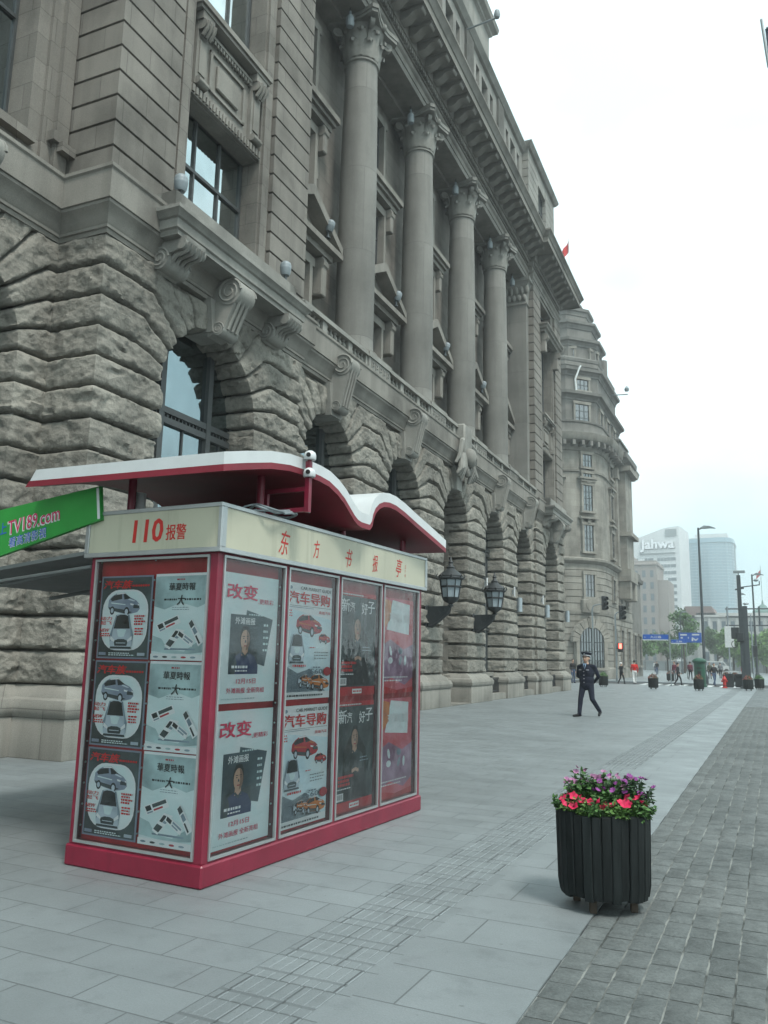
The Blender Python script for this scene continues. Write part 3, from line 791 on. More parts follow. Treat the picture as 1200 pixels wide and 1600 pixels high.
# ---------------------------------------------- pavilion fronts
def pavilion(c, s0, s1):
    dq = .12
    CHQ = .466
    prof = [(-.6, 9.25)]
    z = 9.30
    while z < 20.2:
        prof += [(.07, z+.02), (.07, z+CHQ-.028), (.0, z+CHQ-.028), (.0, z+CHQ-.002)]; z += CHQ
    prof += [(.07, z), (.07, 20.5), (-.6, 20.5)]
    for a, b2, ends in ((s0, s0+1.4, 'l'), (s1-1.4, s1, 'r')):
        m = MB()
        path = [(dq-.1, a), (dq, a), (dq, b2), (dq-.25, b2)]
        if ends == 'l': path = ([(-.95, a)] if c < 20 else [(DB, a)])+[(dq-.02, a), (dq-.02, b2), (dq-.3, b2)]
        else: path = [(dq-.3, a), (dq-.02, a), (dq-.02, b2), (DB, b2)]
        m.sweep(path, prof, cap=False); m.build('quoin_strip', 'stone_wall', BANK, smooth=20)
    hw = 1.22
    m = MB()
    for sg in (-1, 1):
        lo, hi = sorted((c+sg*hw, c+sg*(s1-s0-2.8)/2)); m.box(-.7, dq-.06, lo, hi, 9.25, 20.5)
        lo, hi = sorted((c+sg*(hw+.06), c+sg*(hw+.30))); m.box(dq-.07, dq+.0, lo, hi, 9.6, 18.3)
    m.box(-.7, dq-.06, c-hw, c+hw, 18.3, 19.2); m.box(-.7, dq-.06, c-hw, c+hw, 20.3, 20.5); m.box(-.7, dq-.06, c-hw, c+hw, 9.25, 9.62)
    m.build('pavilion_wall', 'stone_wall', BANK)
    dg = -.42
    rect_win('window', dg, c-hw, c+hw, 9.62, 12.2, 3, (.55,), 'window_glass_pale'); rect_win('window', dg, c-hw, c+hw, 14.12, 18.3, 3, (.6,), 'window_glass_pale'); rect_win('window', dg, c-hw, c+hw, 19.2, 20.3, 2, (), 'window_glass')
    m = MB()                                      # carved spandrel panel between the windows
    m.box(-.6, -.02, c-hw, c+hw, 12.7, 14.95); m.box(-.02, .06, c-hw, c+hw, 12.72, 12.95)
    for k in range(22): m.box(.06, .10, c-hw+.03+k*.11, c-hw+.095+k*.11, 12.75, 12.92)
    m.box(-.02, .03, c-.62, c+.62, 13.25, 13.32); m.box(-.02, .03, c-.62, c+.62, 14.2, 14.27); m.box(-.02, .03, c-.62, c-.55, 13.25, 14.27); m.box(-.02, .03, c+.55, c+.62, 13.25, 14.27)
    m.bbox(-.02, .05, c-.38, c+.38, 13.45, 14.05, .02)
    for sg in (-1, 1):
        q = c+sg*.96
        m.box(-.02, .07, q-.17, q+.17, 13.0, 14.75); m.box(.07, .10, q-.10, q+.10, 13.3, 14.1)
        m.cyl((.14, q-.16, 14.45), (.14, q+.16, 14.45), .13, n=12); m.box(0, .2, q-.19, q+.19, 14.55, 14.75)
        m.cyl((.1, q-.15, 13.08), (.1, q+.15, 13.08), .09, n=12)
        for t in (-.1, 0, .1): m.tube([(.28, q+t, 14.5), (.24, q+t, 14.35), (.14, q+t, 14.2)], .04, 6)
    for k in range(16): m.box(.02, .07, c-.78+k*.1, c-.73+k*.1, 14.42, 14.52)
    m.box(-.02, .08, c-.8, c+.8, 14.52, 14.58); m.box(-.2, .22, c-hw-.02, c+hw+.02, 14.75, 14.84); m.box(-.2, .27, c-hw-.06, c+hw+.06, 14.84, 14.97)
    m.v = [(x, y, 12.15+(z-12.7)*.882) for x, y, z in m.v]
    m.build('spandrel_panel', 'stone_smooth', BANK, smooth=30)
    m = MB()                                      # hood over the tall window
    for sg in (-1, 1):
        m.bbox(.0, .42, c+sg*1.45-.15, c+sg*1.45+.15, 17.3, 18.35, .04); m.cyl((.36, c+sg*1.45-.17, 18.1), (.36, c+sg*1.45+.17, 18.1), .19, n=12)
    m.sweep([(.0, c-1.75), (.4, c-1.75), (.4, c+1.75), (.0, c+1.75)], [(-.3, 18.35), (.0, 18.35), (.04, 18.45), (.14, 18.5), (.14, 18.6), (.22, 18.68), (.22, 18.75), (-.3, 18.8)])
    m.build('window_hood', 'stone_smooth', BANK, smooth=30)
    # balcony on brackets
    m = MB(); h = 2.12
    m.sweep([(-.1, c-h), (.72, c-h), (.72, c+h), (-.1, c+h)], [(-.5, 8.62), (.0, 8.62), (.03, 8.68), (.07, 8.70), (.07, 8.86), (.11, 8.88), (.16, 8.96), (.19, 8.98), (.19, 9.05), (-.5, 9.07)])
    m.box(-.1, .75, c-h, c+h, 8.60, 9.06); m.box(.30, .62, c-h+.05, c+h-.05, 9.06, 9.48); m.box(.1, .62, c-h+.05, c-h+.3, 9.06, 9.48); m.box(.1, .62, c+h-.3, c+h-.05, 9.06, 9.48)
    bo = m.build('balcony', 'stone_pale', BANK, smooth=30)
    for sg in (-1, 1):
        m = MB(); q = c+sg*1.72
        prof = [(.1, 8.15), (.1, 8.62), (.84, 8.62), (.84, 8.50), (.76, 8.40), (.62, 8.38), (.50, 8.36), (.40, 8.26), (.34, 8.12), (.22, 8.06)]
        m.prism([V3(a, q-.27, z) for a, z in prof], (0, .54, 0))
        m.cyl((.74, q-.29, 8.49), (.74, q+.29, 8.49), .11, n=14); m.cyl((.30, q-.30, 8.28), (.30, q+.30, 8.28), .20, n=18)
        for sd in (-1, 1):
            pts = [(.30+.2*(1-.85*i/29)*math.cos(i/29*4*math.pi), q+sd*.305, 8.28+.2*(1-.85*i/29)*math.sin(i/29*4*math.pi)) for i in range(30)]; m.tube(pts, .022, 5)
        for t in (-.18, -.06, .06, .18): m.tube([(.86, q+t, 8.52), (.78, q+t, 8.38), (.56, q+t, 8.34), (.42, q+t, 8.18)], .045, 6)
        m.build('bracket', 'stone_pale', bo, smooth=40)
pavilion(PAVA, 9.1, 15.3); pavilion(PAVB, 38.2, 44.5)
# end wall towards the side street and the body behind the pavilions
m = MB(); m.box(-14, -.75, 9.3, 15.3, 0, 22.4); m.box(-14, -.75, 38.25, 44.4, 0, 22.4); m.box(-14, -3.35, 15.3, 38.25, 0, 9.2); m.box(-14, -1.7, -6, 9.0, 0, 22.4)
m.build('body_wall', 'stone_wall', BANK)
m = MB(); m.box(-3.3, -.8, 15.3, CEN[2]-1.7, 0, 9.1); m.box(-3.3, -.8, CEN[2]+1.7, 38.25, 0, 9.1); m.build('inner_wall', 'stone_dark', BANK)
# left wing (only its last bay shows)
m = MB(); dw = -.95
m.box(-1.7, dw, 8.28, 8.66, 9.25, 20.5); m.box(-1.7, dw+.06, 8.52, 9.05, 9.25, 20.5); m.box(-1.7, dw+.16, 8.72, 8.98, 9.25, 20.5); m.box(dw+.06, dw+.22, 8.62, 8.9, 9.85, 10.02); m.box(dw+.06, dw+.30, 8.75, 9.05, 9.7, 9.86)
m.box(-1.7, dw, -6, 8.28, 13.6, 15.2); m.box(-1.7, dw, -6, 8.28, 9.25, 9.6); m.box(-1.7, dw+.15, 4.8, 8.34, 9.6, 9.75); m.box(-1.7, dw, -6, 5.2, 9.6, 13.6)
m.build('wing_wall', 'stone_wall', BANK)
rect_win('window', -1.5, 5.2, 8.28, 9.75, 13.6, 3, (.6,), 'window_coated'); rect_win('window', -1.5, 5.2, 8.28, 15.2, 18.5, 3, (.6,), 'window_coated')

# ---------------------------------------------- attic storey
m = MB(); da = -.35
zb, z0, z1, zt = 22.6, 24.9, 27.25, 27.75
wins = []
for c in CEN:
    for o, hw in ((-1.05, .24), (0, .45), (1.05, .24)): wins.append((c+o-hw, c+o+hw))
cur = 15.3
for a, b2 in wins:
    m.box(da-.5, da, cur, a, z0, z1); cur = b2
m.box(da-.5, da, cur, 38.2, z0, z1); m.box(da-.5, da, 15.3, 38.2, zb, z0); m.box(da-.5, da, 15.3, 38.2, z1, zt)
for c in CEN:
    m.box(da, da+.08, c-1.5, c+1.5, z0-.14, z0-.003)
    for q in (c-2.385, c+2.385):
        if q > 16: m.box(da, da+.1, q-.5, q+.5, zb, zt)
m.build('attic_wall', 'stone_pale', BANK)
for a, b2 in wins: rect_win('attic_window', da-.3, a, b2, z0, z1, 2 if b2-a > .6 else 1, (.55,), 'window_glass_pale' if b2-a > .6 else 'window_glass')
m = MB(); m.sweep([(-.35, 15.3), (-.35, 38.15)], [(-.6, zt), (.0, zt), (.12, zt+.06), (.15, zt+.12), (.22, zt+.2), (.28, zt+.3), (.28, zt+.36), (-3, zt+.38)])
m.sweep([(-14, 38.15), (-.02, 38.15), (-.02, 44.3), (-14, 44.3)], [(-.6, 28.0), (.0, 28.0), (.12, 28.06), (.15, 28.12), (.22, 28.2), (.26, 28.32), (-1, 28.6)])
m.build('attic_cornice', 'stone_pale', BANK, smooth=30)
for c0, s0, s1 in ((PAVB, 38.15, 44.3), (PAVA, 9.2, 15.3)):
    m = MB(); prof = [(-.3, 22.6)]; z = 22.7
    while z < 27.5: prof += [(.0, z+.02), (.0, z+.44), (-.05, z+.44), (-.05, z+.466)]; z += .466
    prof += [(0, z), (0, 28.05), (-.3, 28.05)]
    m.sweep([(-14, s0), (-.02, s0), (-.02, s0+2.2), (-.4, s0+2.2)], prof, cap=False); m.sweep([(-.4, s1-2.2), (-.02, s1-2.2), (-.02, s1), (-14, s1)], prof, cap=False)
    m.box(-.4, -.03, s0+2.2, s1-2.2, 22.6, 24.6); m.box(-.4, -.03, s0+2.2, s1-2.2, 27.2, 28.05)
    m.sweep([(-.02, s0-.02), (-.02, s1)], [(0, 22.6), (.25, 22.7), (.3, 23.0), (.12, 23.2), (.1, 23.5), (0, 23.6)], cap=True)
    m.box(-13, -.6, s0+.1, s1-.1, 22.6, 28.5)
    m.build('pavilion_attic', 'stone_pale', BANK, smooth=20)
    rect_win('attic_window', -.25, s0+2.2, s1-2.2, 24.6, 27.2, 3, (.6,), 'window_glass_pale')
m = MB(); m.box(-12, -.85, 15.3, 38.2, 22.5, 27.7)
m.box(-10, -.65, 20.4, 33.2, 27.7, 30.9); m.box(-.65, -.6, 22, 22.04, 28.2, 30.8)
m.sweep([(-10, 20.4), (-.65, 20.4), (-.65, 33.2), (-10, 33.2)], [(-.4, 30.9), (.0, 30.9), (.12, 31.0), (.15, 31.1), (.35, 31.25), (.40, 31.5), (-1, 31.7)])
m.build('raised_attic', 'stone_pale', BANK, smooth=30)

# ================================================================== NEWSPAPER KIOSK
KA = .03970
KIOSK_AT = Vector((-3.54, 4.72, 0))
KIOSK = thing('newspaper_kiosk', 'red newspaper kiosk with cream sign band, poster cases and a white wavy roof', 'kiosk', KIOSK_AT, -KA)
KM = Matrix.Translation(KIOSK_AT) @ Matrix.Rotation(-KA, 4, 'Z')
KW, KL = 1.25, 3.43
plain('back_red', (.36, .016, .02), .5, .3, 0, .3, 4)
m = MB(); m.bbox(-KW-.018, .018, -.018, KL+.018, 0, .15, .012); m.build('base', 'kiosk_red', KIOSK)
m = MB(); m.box(-KW+.06, -.06, .06, KL-.06, .12, 2.3); m.build('back_board', 'back_red', KIOSK)
LP = [(.07, .83), (.90, 1.66), (1.73, 2.49), (2.56, 3.34)]
ZP0, ZP1 = .18, 2.235
m = MB()
cur = 0.0
for a, b2 in LP+[(KL, KL)]:
    m.bbox(-.075, 0, cur, a, .15, 2.27, .006); cur = b2
m.box(-.07, -.001, .02, KL-.02, .15, ZP0); m.box(-.07, -.001, .02, KL-.02, ZP1, 2.27)
m.bbox(-KW, -KW+.045, 0, .075, .15, 2.27, .006); m.box(-KW+.03, -.03, .001, .07, .15, ZP0); m.box(-KW+.03, -.03, .001, .07, ZP1, 2.27)
m.box(-KW, -KW+.05, .07, KL, .15, 1.0); m.box(-KW, -KW+.05, .07, .9, 1.0, 2.27); m.box(-KW, -KW+.05, 2.9, KL, 1.0, 2.27); m.box(-KW+.05, -.07, KL-.06, KL-.001, .15, 2.27)
m.build('body_frame', 'kiosk_red', KIOSK)
def case(axis, a, b2):
    """aluminium frame with its glass; axis 'x' = end face (y = 0), 'y' = long face (x = 0)"""
    m = MB(); t = .013; dz = .012
    for lo, hi, z0, z1 in ((a-t, a+t*.3, ZP0-t, ZP1+t), (b2-t*.3, b2+t, ZP0-t, ZP1+t), (a, b2, ZP0-t, ZP0+t*.3), (a, b2, ZP1-t*.3, ZP1+t)):
        if axis == 'y': m.box(-.01, dz, lo, hi, z0, z1)
        else: m.box(lo, hi, -dz, .01, z0, z1)
    f = m.build('poster_case', 'aluminium', KIOSK)
    g_ = MB()
    if axis == 'y': g_.add([(-.006, a, ZP0), (-.006, b2, ZP0), (-.006, b2, ZP1), (-.006, a, ZP1)], [(0, 1, 2, 3)])
    else: g_.add([(a, .006, ZP0), (b2, .006, ZP0), (b2, .006, ZP1), (a, .006, ZP1)], [(0, 1, 2, 3)])
    return f, g_
for i, (a, b2) in enumerate(LP):
    f, g_ = case('y', a, b2); g_.build('glass', 'case_glass' if i < 2 else 'plastic_film', f)
f, g_ = case('x', -KW+.065, -.085); g_.build('glass', 'case_glass', f)
m = MB()
for z in [ZP0+.1+i*.15 for i in range(14)]:
    for x in (-KW+.075, -.617): m.sphere((x, .03, z), .008, 6, 4)
    for (a, b2) in LP[:1]: m.sphere((-.03, b2-.012, z), .008, 6, 4)
m.build('pin_row', 'aluminium', KIOSK)
# red backing strips behind the posters
# sign band
m = MB(); m.bbox(-KW-.035, .035, -.035, KL+.035, 2.27, 2.61, .01); band = m.build('sign_band', 'cream_panel', KIOSK)
m = MB()
for z0, z1 in ((2.262, 2.297), (2.588, 2.618)):
    m.bbox(-KW-.045, .045, -.045, -.03, z0, z1, .003); m.bbox(.03, .045, -.03, KL+.045, z0, z1, .003); m.bbox(-KW-.045, -KW-.03, -.03, KL+.045, z0, z1, .003); m.bbox(-KW-.03, .03, KL+.03, KL+.045, z0, z1, .003)
for x, y in ((.015, -.045), (.03, -.03)): m.bbox(x, x+.03 if y == -.045 else x+.015, y, y+.015 if y == -.045 else y+.05, 2.297, 2.588, .003)
m.bbox(-KW-.045, -KW-.005, -.046, -.03, 2.297, 2.588, .003); m.bbox(.03, .046, KL, KL+.046, 2.297, 2.588, .003)
m.build('sign_frame', 'aluminium', band)
FM = Matrix(((1, 0, 0, 0), (0, 0, -1, 0), (0, 1, 0, 0), (0, 0, 0, 1)))      # end face: X right, Y up, normal -y
SM = Matrix(((0, 0, 1, 0), (1, 0, 0, 0), (0, 1, 0, 0), (0, 0, 0, 1)))       # long face: X along +y, Y up, normal +x
def put_text(mb, txt, x, y, h, z=0, bold=0.0, shear=0.0, width=None, rot=0.0, ref='H', mi=None):
    """text with its lower left corner at x, y and height h"""
    if bold > 0:      # heavier letters: the same outline printed a few times, a hair apart
        B = bold*h*1.1
        for q, (dx, dy) in enumerate(((-B, -B*.6), (B, -B*.6), (B, B*.6), (-B, B*.6))):
            tw_ = put_text(mb, txt, x+dx, y+dy, h, z+.00012*q, 0, shear, width, rot, ref, mi)
        return tw_
    vs, fs, tw, th = text_geo(txt, 1, 0, shear)
    k = h/max(th, 1e-3); kx = k if width is None else width/max(tw, 1e-3)
    c, s = math.cos(rot), math.sin(rot)
    mb.add([(x+(a*kx)*c-(b*k)*s, y+(a*kx)*s+(b*k)*c, z) for a, b in vs], fs, mi)
    return tw*kx
m = MB(); m.M = Matrix.Translation((0, -.0365, 0)) @ FM
put_text(m, '110', -.80, 2.36, .17, 0, .03, .06, width=.29); put_text(m, '报警', -.475, 2.365, .115, 0, .012, width=.19)
m.M = Matrix.Translation((.0365, 0, 0)) @ SM
for ch, v, r_, hh in (('东', .68, -.06, .20), ('方', 1.19, .10, .15), ('书', 1.72, -.04, .17), ('报', 2.24, .08, .16), ('亭', 2.73, -.05, .19)):
    put_text(m, ch, v, 2.345+.012*math.sin(v*7), hh, 0, .004, .28, width=hh*.72, rot=r_)
for k, ch in enumerate('王个冬'): put_text(m, ch, 2.93, 2.45-k*.045, .032, 0, 0, .2)
m.build('lettering', 'letter_red', band)
# roof: two leaves like an open book, carried on red posts
RP = [(-.25, 2.925), (.0, 2.99), (.3, 3.06), (.55, 3.095), (.8, 3.105), (1.0, 3.10), (1.15, 3.085), (1.3, 3.04), (1.42, 2.985), (1.52, 2.92), (1.60, 2.865), (1.66, 2.835), (1.72, 2.825), (1.86, 2.825), (1.875, 2.86), (1.90, 2.93), (1.95, 2.995), (2.03, 3.05), (2.13, 3.085), (2.25, 3.10), (2.40, 3.095), (2.6, 3.06), (2.9, 2.99), (3.25, 2.915), (3.62, 2.83)]
def leaf(m, t0, t1, xa, xb0, xb1):
    """layer of the roof between depths t0 and t1 under the top line; xb0 / xb1: far end at top / bottom of the layer"""
    N = len(RP); vs = []
    def offs(i, t):
        a = Vector((RP[max(i-1, 0)][0], RP[max(i-1, 0)][1])); b_ = Vector((RP[min(i+1, N-1)][0], RP[min(i+1, N-1)][1]))
        d = (b_-a).normalized(); n = Vector((d.y, -d.x))
        n = Vector((n.x*.35, -1)).normalized() if i not in (0, N-1) else Vector((0, -1))
        return RP[i][0]+n.x*t, RP[i][1]+n.y*t
    for x0, x1 in ((xa, xa), (xb0, xb1)):
        for i in range(N):
            y0, z0 = offs(i, t0); y1, z1 = offs(i, t1)
            vs += [(x0, y0, z0-.02*x0), (x1, y1, z1-.02*x1)]
    B = 2*N; fs = []
    for i in range(N-1):
        a, b_, c, d = 2*i, 2*i+1, 2*i+3, 2*i+2
        fs += [(a, d, c, b_), (B+a, B+b_, B+c, B+d), (a, B+a, B+d, d), (b_, c, B+c, B+b_)]
    fs += [(0, 1, B+1, B), (2*N-2, B+2*N-2, B+2*N-1, 2*N-1)]
    m.add(vs, fs)
m = MB(); leaf(m, 0, .088, .20, -1.68, -1.74); roof = m.build('roof', 'paint_white', KIOSK, smooth=40)
m = MB(); leaf(m, .088, .136, .20, -1.75, -1.79); m.build('soffit', 'maroon_under', roof, smooth=40)
def roof_z(y):
    for (a, za), (b2, zb_) in zip(RP[:-1], RP[1:]):
        if a <= y <= b2: return za+(zb_-za)*(y-a)/(b2-a)
    return 2.9
for x, y in ((-.15, .66), (-.15, 1.97), (-.15, 3.25), (-1.08, .2), (-1.08, 1.8), (-1.08, 3.25)):
    m = MB(); m.cyl((x, y, 2.60), (x, y, roof_z(y)-.13-.02*x), .033, n=14); m.cyl((x, y, 2.605), (x, y, 2.63), .06, n=14); m.build('roof_post', 'kiosk_red', KIOSK, smooth=40)
# bracket frame for the cameras, on the street side
m = MB()
m.box(.225, .265, .73, .77, 2.66, 3.07); m.box(-.15, .225, .735, .765, 2.83, 2.865); m.box(-.15, .225, .735, .765, 2.665, 2.70); m.cyl((.25, .75, 3.0), (.25, .75, 3.10), .018, n=8)
m.box(-.165, -.135, .735, .765, 2.62, 2.87)
m.build('camera_bracket', 'kiosk_red', KIOSK)
# green fascia board and awning over the counter side
m = MB()
bd = [(-3.1, 2.62), (-1.16, 2.82), (-1.12, 2.55), (-3.1, 2.13)]
m.prism([V3(x, -.07, z) for x, z in bd], (0, .035, 0)); aw = m.build('awning_board', 'board_green', KIOSK)
m = MB(); m.M = Matrix.Translation((0, -.0715, 0)) @ FM
def edge_strip(m, a, b2, wd): 
    a, b2 = Vector((*a, 0)), Vector((*b2, 0)); n = Vector((-(b2-a).y, (b2-a).x, 0)).normalized()*wd
    m.add([a, b2, b2+n, a+n], [(0, 1, 2, 3)])
edge_strip(m, (-1.125, 2.56), (-1.165, 2.81), .028); m.build('end_strip', 'paint_offwhite', aw)
m1, m2, m3 = MB(), MB(), MB()
r_ = math.atan2(.20, 1.9)+.055
for mm, z, bo, co in ((m1, -.0715, .055, 0), (m2, -.0725, .0, 1)):
    mm.M = Matrix.Translation((0, z, 0)) @ FM
    put_text(mm, 'TV189.com', -2.16-(.006 if co == 0 else 0), 2.485-(.006 if co == 0 else 0), .115, 0, bo, .1, width=.60, rot=r_)
    put_text(mm, '看高清影视', -2.14-(.004 if co == 0 else 0), 2.375-(.004 if co == 0 else 0), .085, 0, bo*.5+.004, .1, width=.44, rot=r_)
m3.M = Matrix.Translation((0, -.0722, 0)) @ FM; put_text(m3, '上', -2.29, 2.485, .095, 0, .01, .15, rot=r_)
m1.build('letter_outline', 'paint_white', aw)
plain('letter_magenta', (.50, .02, .10), .5, .3); plain('letter_blue', (.03, .10, .42), .5, .3)
m4_ = MB(); m4_.M = Matrix.Translation((0, -.073, 0)) @ FM; put_text(m4_, '看高清影视', -2.14, 2.375, .085, 0, .004, .1, width=.44, rot=r_); m4_.build('lettering', 'letter_blue', aw)
m5_ = MB(); m5_.M = Matrix.Translation((0, -.073, 0)) @ FM; put_text(m5_, 'TV189.com', -2.16, 2.485, .115, 0, .004, .1, width=.60, rot=r_); m5_.build('lettering', 'letter_magenta', aw)
m3.build('lettering', 'letter_blue', aw)
m = MB()
m.prism([V3(-1.25, 0, 2.30), V3(-1.25, 0, 2.33), V3(-3.1, 0, 2.16), V3(-3.1, 0, 2.13)], (0, 3.4, 0))
for y in (.3, 1.2, 2.1, 3.0): m.cyl((-1.25, y, 2.27), (-3.1, y, 2.06), .018, n=6)
m.cyl((-1.27, .02, 2.2), (-2.95, .02, 2.06), .014, n=6); m.build('awning', 'awning_grey', KIOSK)
m = MB(); m.cyl((-1.12, .32, 2.62), (-1.12, .32, 2.83), .055, n=16); m.build('vent_pipe', 'paint_white', KIOSK, smooth=40)

# ------------------------------------------------------------------ poster inks (printed sheets, slightly creased)
def ink(name, col, rough=.42, grad=None, nz=None):
    col = tuple(min(.84, v*(1.55 if max(col) > .3 else 1.15)) for v in col); grad = grad and tuple(min(.84, v*1.5) for v in grad)
    k = NT('print_'+name, rough, .35)
    c = col
    if grad:   # printed picture: clouds of a second ink
        c = k.ramp(k.noise(nz or 3.5, 4, .5), [(.32, col), (.68, grad)])
    k.color(c)
    k.b.inputs['Coat Weight'].default_value = .3
    n1 = k.noise(2.3, 3, .5, k.vec((1.0, 2.2, 1), (0, 0, .5)))
    k.bump(n1, .6, .05); MATS['p_'+name] = k.m
for n_, c_, g_ in (('aqua', (.46, .62, .60), (.58, .72, .70)), ('grey', (.36, .47, .47), (.14, .19, .20)), ('greylight', (.50, .60, .59), (.40, .5, .5)), ('white', (.74, .78, .77), None), ('black', (.018, .022, .022), None),
        ('dark', (.02, .026, .027), (.05, .07, .07)), ('redt', (.42, .012, .012), None), ('redbk', (.40, .014, .018), (.25, .012, .016)), ('magenta', (.46, .015, .06), None), ('steel', (.17, .20, .26), (.30, .34, .40)), ('silver', (.42, .46, .50), (.26, .30, .34)),
        ('blueshirt', (.025, .04, .10), None), ('skin', (.40, .25, .18), (.30, .18, .13)), ('skinshade', (.20, .115, .08), (.26, .15, .11)), ('cover', (.03, .045, .055), (.06, .09, .10)), ('ice', (.40, .50, .58), (.52, .6, .64)), ('carred', (.26, .012, .018), (.40, .03, .04)), ('orange', (.48, .16, .03), (.30, .08, .02)),
        ('frame', (.20, .22, .28), None), ('swirl', (.36, .03, .035), (.46, .14, .18)), ('purple', (.16, .06, .12), (.34, .22, .30)), ('slate', (.12, .16, .20), (.22, .28, .32))):
    ink(n_, c_, .42, g_)
class Art:
    """flat printed artwork in sheet coordinates (metres, origin lower left)"""
    def __init__(s, w, h): s.w, s.h = w, h; s.mb = MB(); s.mats = []; s.z = .0012; s.tx = MB(); s.tm = []
    def mi(s, mat):
        mat = 'p_'+mat
        if mat not in s.mats: s.mats.append(mat)
        return s.mats.index(mat)
    def up(s): s.z += .0007
    def poly(s, pts, mat): s.mb.add([(x*s.w, y*s.h, s.z) for x, y in pts], [tuple(range(len(pts)))], s.mi(mat))
    def rect(s, x0, y0, x1, y1, mat): s.poly([(x0, y0), (x1, y0), (x1, y1), (x0, y1)], mat)
    def ell(s, x, y, rx, ry, mat, n=20, rot=0):
        s.poly([(x+rx*math.cos(t)*math.cos(rot)-ry*math.sin(t)*math.sin(rot), y+rx*math.cos(t)*math.sin(rot)*s.w/s.h+ry*math.sin(t)*math.cos(rot)) for t in [2*math.pi*i/n for i in range(n)]], mat)
    def rrect(s, x0, y0, x1, y1, r, mat):
        pts = []; ry = r*s.w/s.h
        for cx, cy, a0 in ((x1-r, y1-ry, 0), (x0+r, y1-ry, 90), (x0+r, y0+ry, 180), (x1-r, y0+ry, 270)):
            pts += [(cx+r*math.cos(R(a0+15*i)), cy+ry*math.sin(R(a0+15*i))) for i in range(7)]
        s.poly(pts, mat)
    def text(s, t, x, y, h, mat, bold=0.0, shear=0, width=None, rot=0):
        mat = 'p_'+mat
        if mat not in s.tm: s.tm.append(mat)
        put_text(s.tx, t, x*s.w, y*s.h, h*s.h, .0075, bold, shear, None if width is None else width*s.w, rot, mi=s.tm.index(mat))
    def lines(s, x0, y0, x1, n, dy, mat, hgt=.008, seed=1):
        r = random.Random(seed)
        for k in range(n):
            xe = x1-(x1-x0)*r.uniform(0, .35); x = x0
            while x < xe: q = min(xe, x+r.uniform(.02, .05)); s.rect(x, y0-k*dy, q, y0-k*dy+hgt, mat); x = q+.012
    def suv(s, x, y, w, h, body, flip=False, roof='dark'):
        def P(l): return [(x+(1-a if flip else a)*w, y+b*h) for a, b in l]
        s.poly(P([(0, .35), (.02, .66), (.12, .83), (.25, .95), (.5, 1), (.66, .78), (.88, .62), (.98, .46), (1, .24), (.93, .10), (.78, .04), (.62, .0), (.3, .10), (.05, .22)]), body); s.up()
        s.poly(P([(.07, .70), (.18, .86), (.42, .92), (.44, .70), (.12, .60)]), 'black'); s.poly(P([(.47, .93), (.54, .93), (.72, .72), (.51, .67)]), 'black'); s.poly(P([(.02, .34), (.5, .22), (.78, .10), (.62, .02), (.3, .12), (.05, .23)]), 'dark')
        s.poly(P([(.25, .945), (.5, .99), (.64, .80), (.52, .93), (.27, .90)]), 'white'); s.poly(P([(.10, .50), (.55, .42), (.55, .46), (.10, .55)]), 'greylight' if body != 'carred' else 'orange'); s.poly(P([(.66, .72), (.86, .60), (.80, .58), (.62, .66)]), 'silver' if body != 'carred' else 'orange'); s.poly(P([(.80, .44), (.97, .40), (.99, .27), (.80, .28)]), 'dark'); s.poly(P([(.70, .50), (.82, .46), (.80, .40), (.71, .42)]), 'white'); s.poly(P([(.93, .47), (.98, .44), (.98, .38), (.94, .40)]), 'white'); s.up()
        for a, b, rr in ((.15, .18, .075), (.60, .12, .085)):
            qx = x+(1-a if flip else a)*w; s.ell(qx, y+b*h, rr*w, rr*w*s.w/s.h*1.3, 'black')
        s.up()
        for a, b, rr in ((.15, .18, .045), (.60, .12, .05)):
            qx = x+(1-a if flip else a)*w; s.ell(qx, y+b*h, rr*w, rr*w*s.w/s.h*1.3, 'silver', 10)
    def front(s, x, y, w, h, body):
        def P(l): return [(x+a*w, y+b*h) for a, b in l]
        s.poly(P([(.12, 0), (.88, 0), (.97, .14), (.99, .40), (.90, .62), (.78, .96), (.62, 1), (.38, 1), (.22, .96), (.10, .62), (.01, .40), (.03, .14)]), body); s.up()
        s.poly(P([(.01, .40), (.10, .62), (.22, .96), (.28, .97), (.14, .58), (.10, .30), (.04, .2)]), 'slate'); s.poly(P([(.99, .40), (.90, .62), (.78, .96), (.72, .97), (.86, .58), (.90, .30), (.96, .2)]), 'slate'); s.up(); s.poly(P([(.16, .58), (.84, .58), (.74, .93), (.60, .97), (.40, .97), (.26, .93)]), 'black'); s.poly(P([(.25, .10), (.75, .10), (.80, .24), (.62, .29), (.38, .29), (.20, .24)]), 'dark'); s.poly(P([(.05, .02), (.95, .02), (.93, .08), (.07, .08)]), 'dark'); s.up()
        s.poly(P([(.04, .28), (.22, .20), (.24, .26), (.06, .38)]), 'white'); s.poly(P([(.96, .28), (.78, .20), (.76, .26), (.94, .38)]), 'white'); s.rect(x+.30*w, y+.17*h, x+.70*w, y+.19*h, 'silver')
        s.poly(P([(.5, .34), (.62, .36), (.70, .55), (.5, .57), (.30, .55), (.38, .36)]), 'greylight' if body != 'carred' else 'carred')
